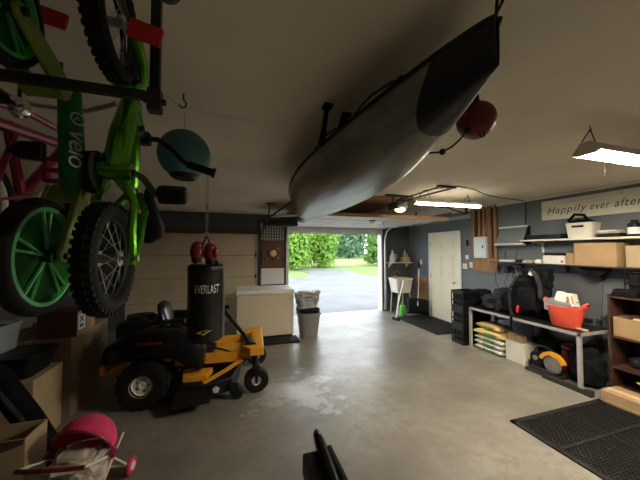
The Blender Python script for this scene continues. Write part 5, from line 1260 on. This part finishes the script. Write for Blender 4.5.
r = thing('thermostat', 'small black oval device on the wall beside the house door casing', 'thermostat', (XR-0.02, 4.78, 1.80))
MB().bx(XR-0.03, XR-0.001, 4.755, 4.805, 1.79, 1.92, 0.012).build('housing', 'black', r); MB().bx(XR-0.033, XR-0.029, 4.765, 4.795, 1.85, 1.90).build('face', 'cloth_grey', r)
random.seed(5)
for k in range(4):
    p = [(4.80, 4.02-k*0.10, 1.47)]
    for j in range(5): p.append((4.80+random.uniform(-0.03, 0.02), 4.0-k*0.12+random.uniform(-0.10, 0.10), 1.36-j*0.13))
    tag(MB().tube(p, 0.005, 5).build('hanging_cable', 'rope', None, loc=p[0]), 'thin black cable hanging loosely on the wall over the crumpled jacket', 'cable', 'cables hanging over the jacket')
tag(MB().bx(4.80, XR-0.002, 3.82, 3.92, 1.28, 1.40, 0.01).build('power_adapter', 'black', None, loc=(4.82, 3.87, 1.28)), 'small black power adapter on the wall among the hanging cables', 'adapter')
tag(MB().bx(4.79, XR-0.002, 3.56, 3.70, 1.40, 1.43, 0.004).build('tool_rack', 'darksteel', None, loc=(4.82, 3.63, 1.4)), 'little dark tool rack on the wall under the router', 'rack')
tag(MB().tube([(4.805, 3.67, 1.42), (4.795, 3.66, 1.33), (4.795, 3.65, 1.22)], [0.008, 0.018, 0.014], 10).build('screwdriver', 'screen', None, loc=(4.8, 3.66, 1.3)), 'blue grey screwdriver hanging in the little tool rack', 'tool')
# ================================================================== FAR CORNER: sink, shelf, shovel
r = thing('utility_sink', 'white laundry sink on thin legs in the corner beside the open door', 'sink', (4.32, 6.55, 0))
t = MB(); rings = []
def rr(k, z): return t.ring([(4.32+math.copysign(abs(math.cos(2*PI*j/24))**0.3, math.cos(2*PI*j/24))*0.26*k, 6.55+math.copysign(abs(math.sin(2*PI*j/24))**0.3, math.sin(2*PI*j/24))*0.25*k, z) for j in range(24)])
rings = [rr(0.78, 0.56), rr(0.98, 0.90), rr(1.04, 0.90), rr(1.04, 0.94), rr(0.94, 0.94), rr(0.74, 0.60)]; t.skin(rings); t.build('basin', 'white_plastic', r)
for sx in (-0.17, 0.17):
    for sy in (-0.16, 0.16): MB().tube([(4.32+sx*1.15, 6.55+sy*1.15, 0.0), (4.32+sx, 6.55+sy, 0.60)], 0.014, 8).build('leg', 'white_plastic', r)
t = MB(); t.tube([(4.32, 6.84, 0.94), (4.32, 6.83, 1.08), (4.32, 6.72, 1.12), (4.32, 6.62, 1.08)], 0.012, 8); t.bx(4.22, 4.42, 6.81, 6.87, 0.94, 0.97, 0.006); t.build('tap', 'gold', r)
r = thing('corner_shelf', 'small white shelf high in the corner above the laundry sink', 'shelf', (4.42, 6.78, 1.32))
MB().bx(4.08, 4.80, 6.66, 6.895, 1.33, 1.355, 0.003).build('board', 'white', r)
for x in (4.16, 4.72): MB().prism([(6.70, 1.329), (6.895, 1.329), (6.895, 1.20), (6.88, 1.20)], 0.015, 'YZ', x).build('bracket', 'white', r)
r = thing('jug', 'white plastic jug on the corner shelf over the sink', 'jug', (4.22, 6.78, 1.356))
MB().lathe([(0, 0), (0.07, 0), (0.075, 0.02), (0.075, 0.16), (0.03, 0.25), (0.025, 0.27), (0.025, 0.30), (0, 0.30)], (4.22, 6.78, 1.356), 'Z', 20).build('jug_body', 'white', r); MB().cyl((4.22, 6.78, 1.655), (4.22, 6.78, 1.685), 0.03, seg=14).build('cap', 'white_plastic', r)
t = MB().tube([(4.28, 6.76, 1.42), (4.33, 6.75, 1.46), (4.33, 6.75, 1.55), (4.26, 6.77, 1.59)], 0.010, 8); t.build('handle', 'white', r)
r = thing('wooden_crate', 'small wooden crate on the corner shelf next to the white jug', 'crate', (4.62, 6.78, 1.356))
MB().bx(4.50, 4.74, 6.70, 6.86, 1.356, 1.50, 0.006).build('crate_box', 'pine', r)
for k, (dx, h, m) in enumerate(((-0.07, 0.30, 'leaf_far'), (0.0, 0.36, 'white_plastic'), (0.07, 0.25, 'sackyellow'))): tag(MB().lathe([(0, 0.145), (0.03, 0.145), (0.03, h*0.75), (0.012, h*0.88), (0.012, h), (0, h)], (4.62+dx, 6.78, 1.356), 'Z', 14).build('small_bottle', m, None, loc=(4.62+dx, 6.78, 1.5)), ['green bottle in the small wooden crate, nearest the white jug', 'tall white bottle in the middle of the small wooden crate', 'short yellow bottle in the small wooden crate'][k], 'bottle')
r = thing('snow_shovel', 'black snow shovel leaning against the wall with its handle up', 'shovel', (4.60, 6.20, 0))
t = MB(); rows = []
for i in range(7):
    z = 0.02+0.40*i/6; rows.append(t.ring([(4.42+0.20*j/8*1.0 + 0.05*math.sin(PI*i/6)*0 , 6.45-0.62*j/8, z) if False else (4.40+0.36*j/8, 6.36-0.40*j/8, z + 0.02*math.sin(PI*j/8)) for j in range(9)]))
t.skin(rows, closed=False); ob = t.build('blade', 'black', r, smooth=60); sm = ob.modifiers.new('solid', 'SOLIDIFY'); sm.thickness = 0.02
t = MB(); t.tube([(4.56, 6.14, 0.25), (4.64, 6.2, 0.8), (4.70, 6.26, 1.20)], 0.016, 8); t.build('shaft', 'silver', r)
t = MB(); t.tube([(4.70, 6.26, 1.20), (4.66, 6.22, 1.26), (4.67, 6.23, 1.36), (4.72, 6.28, 1.40), (4.77, 6.33, 1.36), (4.76, 6.32, 1.26), (4.70, 6.26, 1.20)], 0.017, 8); t.build('grip', 'black', r)
r = thing('push_broom', 'white handled broom slanting in front of the laundry sink', 'broom', (4.0, 6.2, 0))
t = MB(); t.tube([(3.86, 5.95, 0.42), (4.20, 6.22, 0.90)], 0.02, 8); t.tube([(3.86, 5.95, 0.42), (3.76, 5.9, 0.05)], 0.02, 8); t.build('handle', 'white', r); MB().box((3.76, 5.9, 0.03), (0.08, 0.20, 0.06), (0, 0, 0.2), 0.01).build('bristles', 'cloth_grey', r)
r = thing('watering_can', 'bright green watering can on the floor under the laundry sink', 'watering can', (4.15, 6.30, 0))
MB().lathe([(0, 0), (0.085, 0), (0.09, 0.01), (0.08, 0.24), (0.06, 0.27), (0, 0.27)], (4.18, 6.24, 0), 'Z', 20).build('can_body', 'greenplastic', r)
t = MB().tube([(4.18, 6.17, 0.05), (4.10, 6.08, 0.18), (4.07, 6.04, 0.28)], [0.02, 0.014, 0.012], 8); t.build('spout', 'greenplastic', r); t = MB().tube([(4.18, 6.26, 0.26), (4.18, 6.28, 0.34), (4.19, 6.34, 0.33), (4.19, 6.335, 0.15)], 0.010, 8); t.build('handle', 'greenplastic', r)
o = MB().bx(3.88, 4.80, 4.62, 6.14, 0.0, 0.014, 0.004); o.bx(3.92, 4.76, 4.66, 6.10, 0.013, 0.017)
tag(o.build('door_mat', 'rubber', None, loc=(4.34, 5.4, 0)), 'long dark door mat on the floor in front of the house door', 'mat')

# ================================================================== DRAINAGE MAT
r = thing('drainage_mat', 'large black perforated rubber mat on the floor in front of the bookcase', 'mat', (3.3, 1.4, 0))
mx0, mx1, my0, my1 = 2.63, 3.965, 0.55, 2.115
t = MB(); t.bx(mx0, mx1, my0, my1, 0.0, 0.003); t.build('base_sheet', 'rubber', r, smooth=0)
t = MB()
for q in ((mx0, mx0+0.05, my0, my1), (mx1-0.05, mx1, my0, my1), (mx0, mx1, my0, my0+0.05), (mx0, mx1, my1-0.05, my1), (mx0, mx1, 1.675, 1.705), (mx0, mx1, 1.21, 1.24), (3.28, 3.31, my0, my1)): t.bx(*q, 0.003, 0.015, 0.003)
t.build('border', 'rubber', r)
t = MB()
n = 64
for k in range(n):
    for d in (0, 1):
        u = (k + 0.5)/n*(mx1 - mx0 + my1 - my0)
        # diagonal bars clipped to the mat
        if d == 0: a = (mx0 + max(0, u-(my1-my0)), my0 + min(u, my1-my0)); b = (mx0 + min(u, mx1-mx0), my0 + max(0, u-(mx1-mx0)))
        else: a = (mx1 - max(0, u-(my1-my0)), my0 + min(u, my1-my0)); b = (mx1 - min(u, mx1-mx0), my0 + max(0, u-(mx1-mx0)))
        L_ = math.hypot(b[0]-a[0], b[1]-a[1])
        if L_ < 0.03: continue
        t.box(((a[0]+b[0])/2, (a[1]+b[1])/2, 0.007), (L_, 0.014, 0.009), (0, 0, math.atan2(b[1]-a[1], b[0]-a[0])))
t.build('lattice', 'rubber', r, smooth=0)
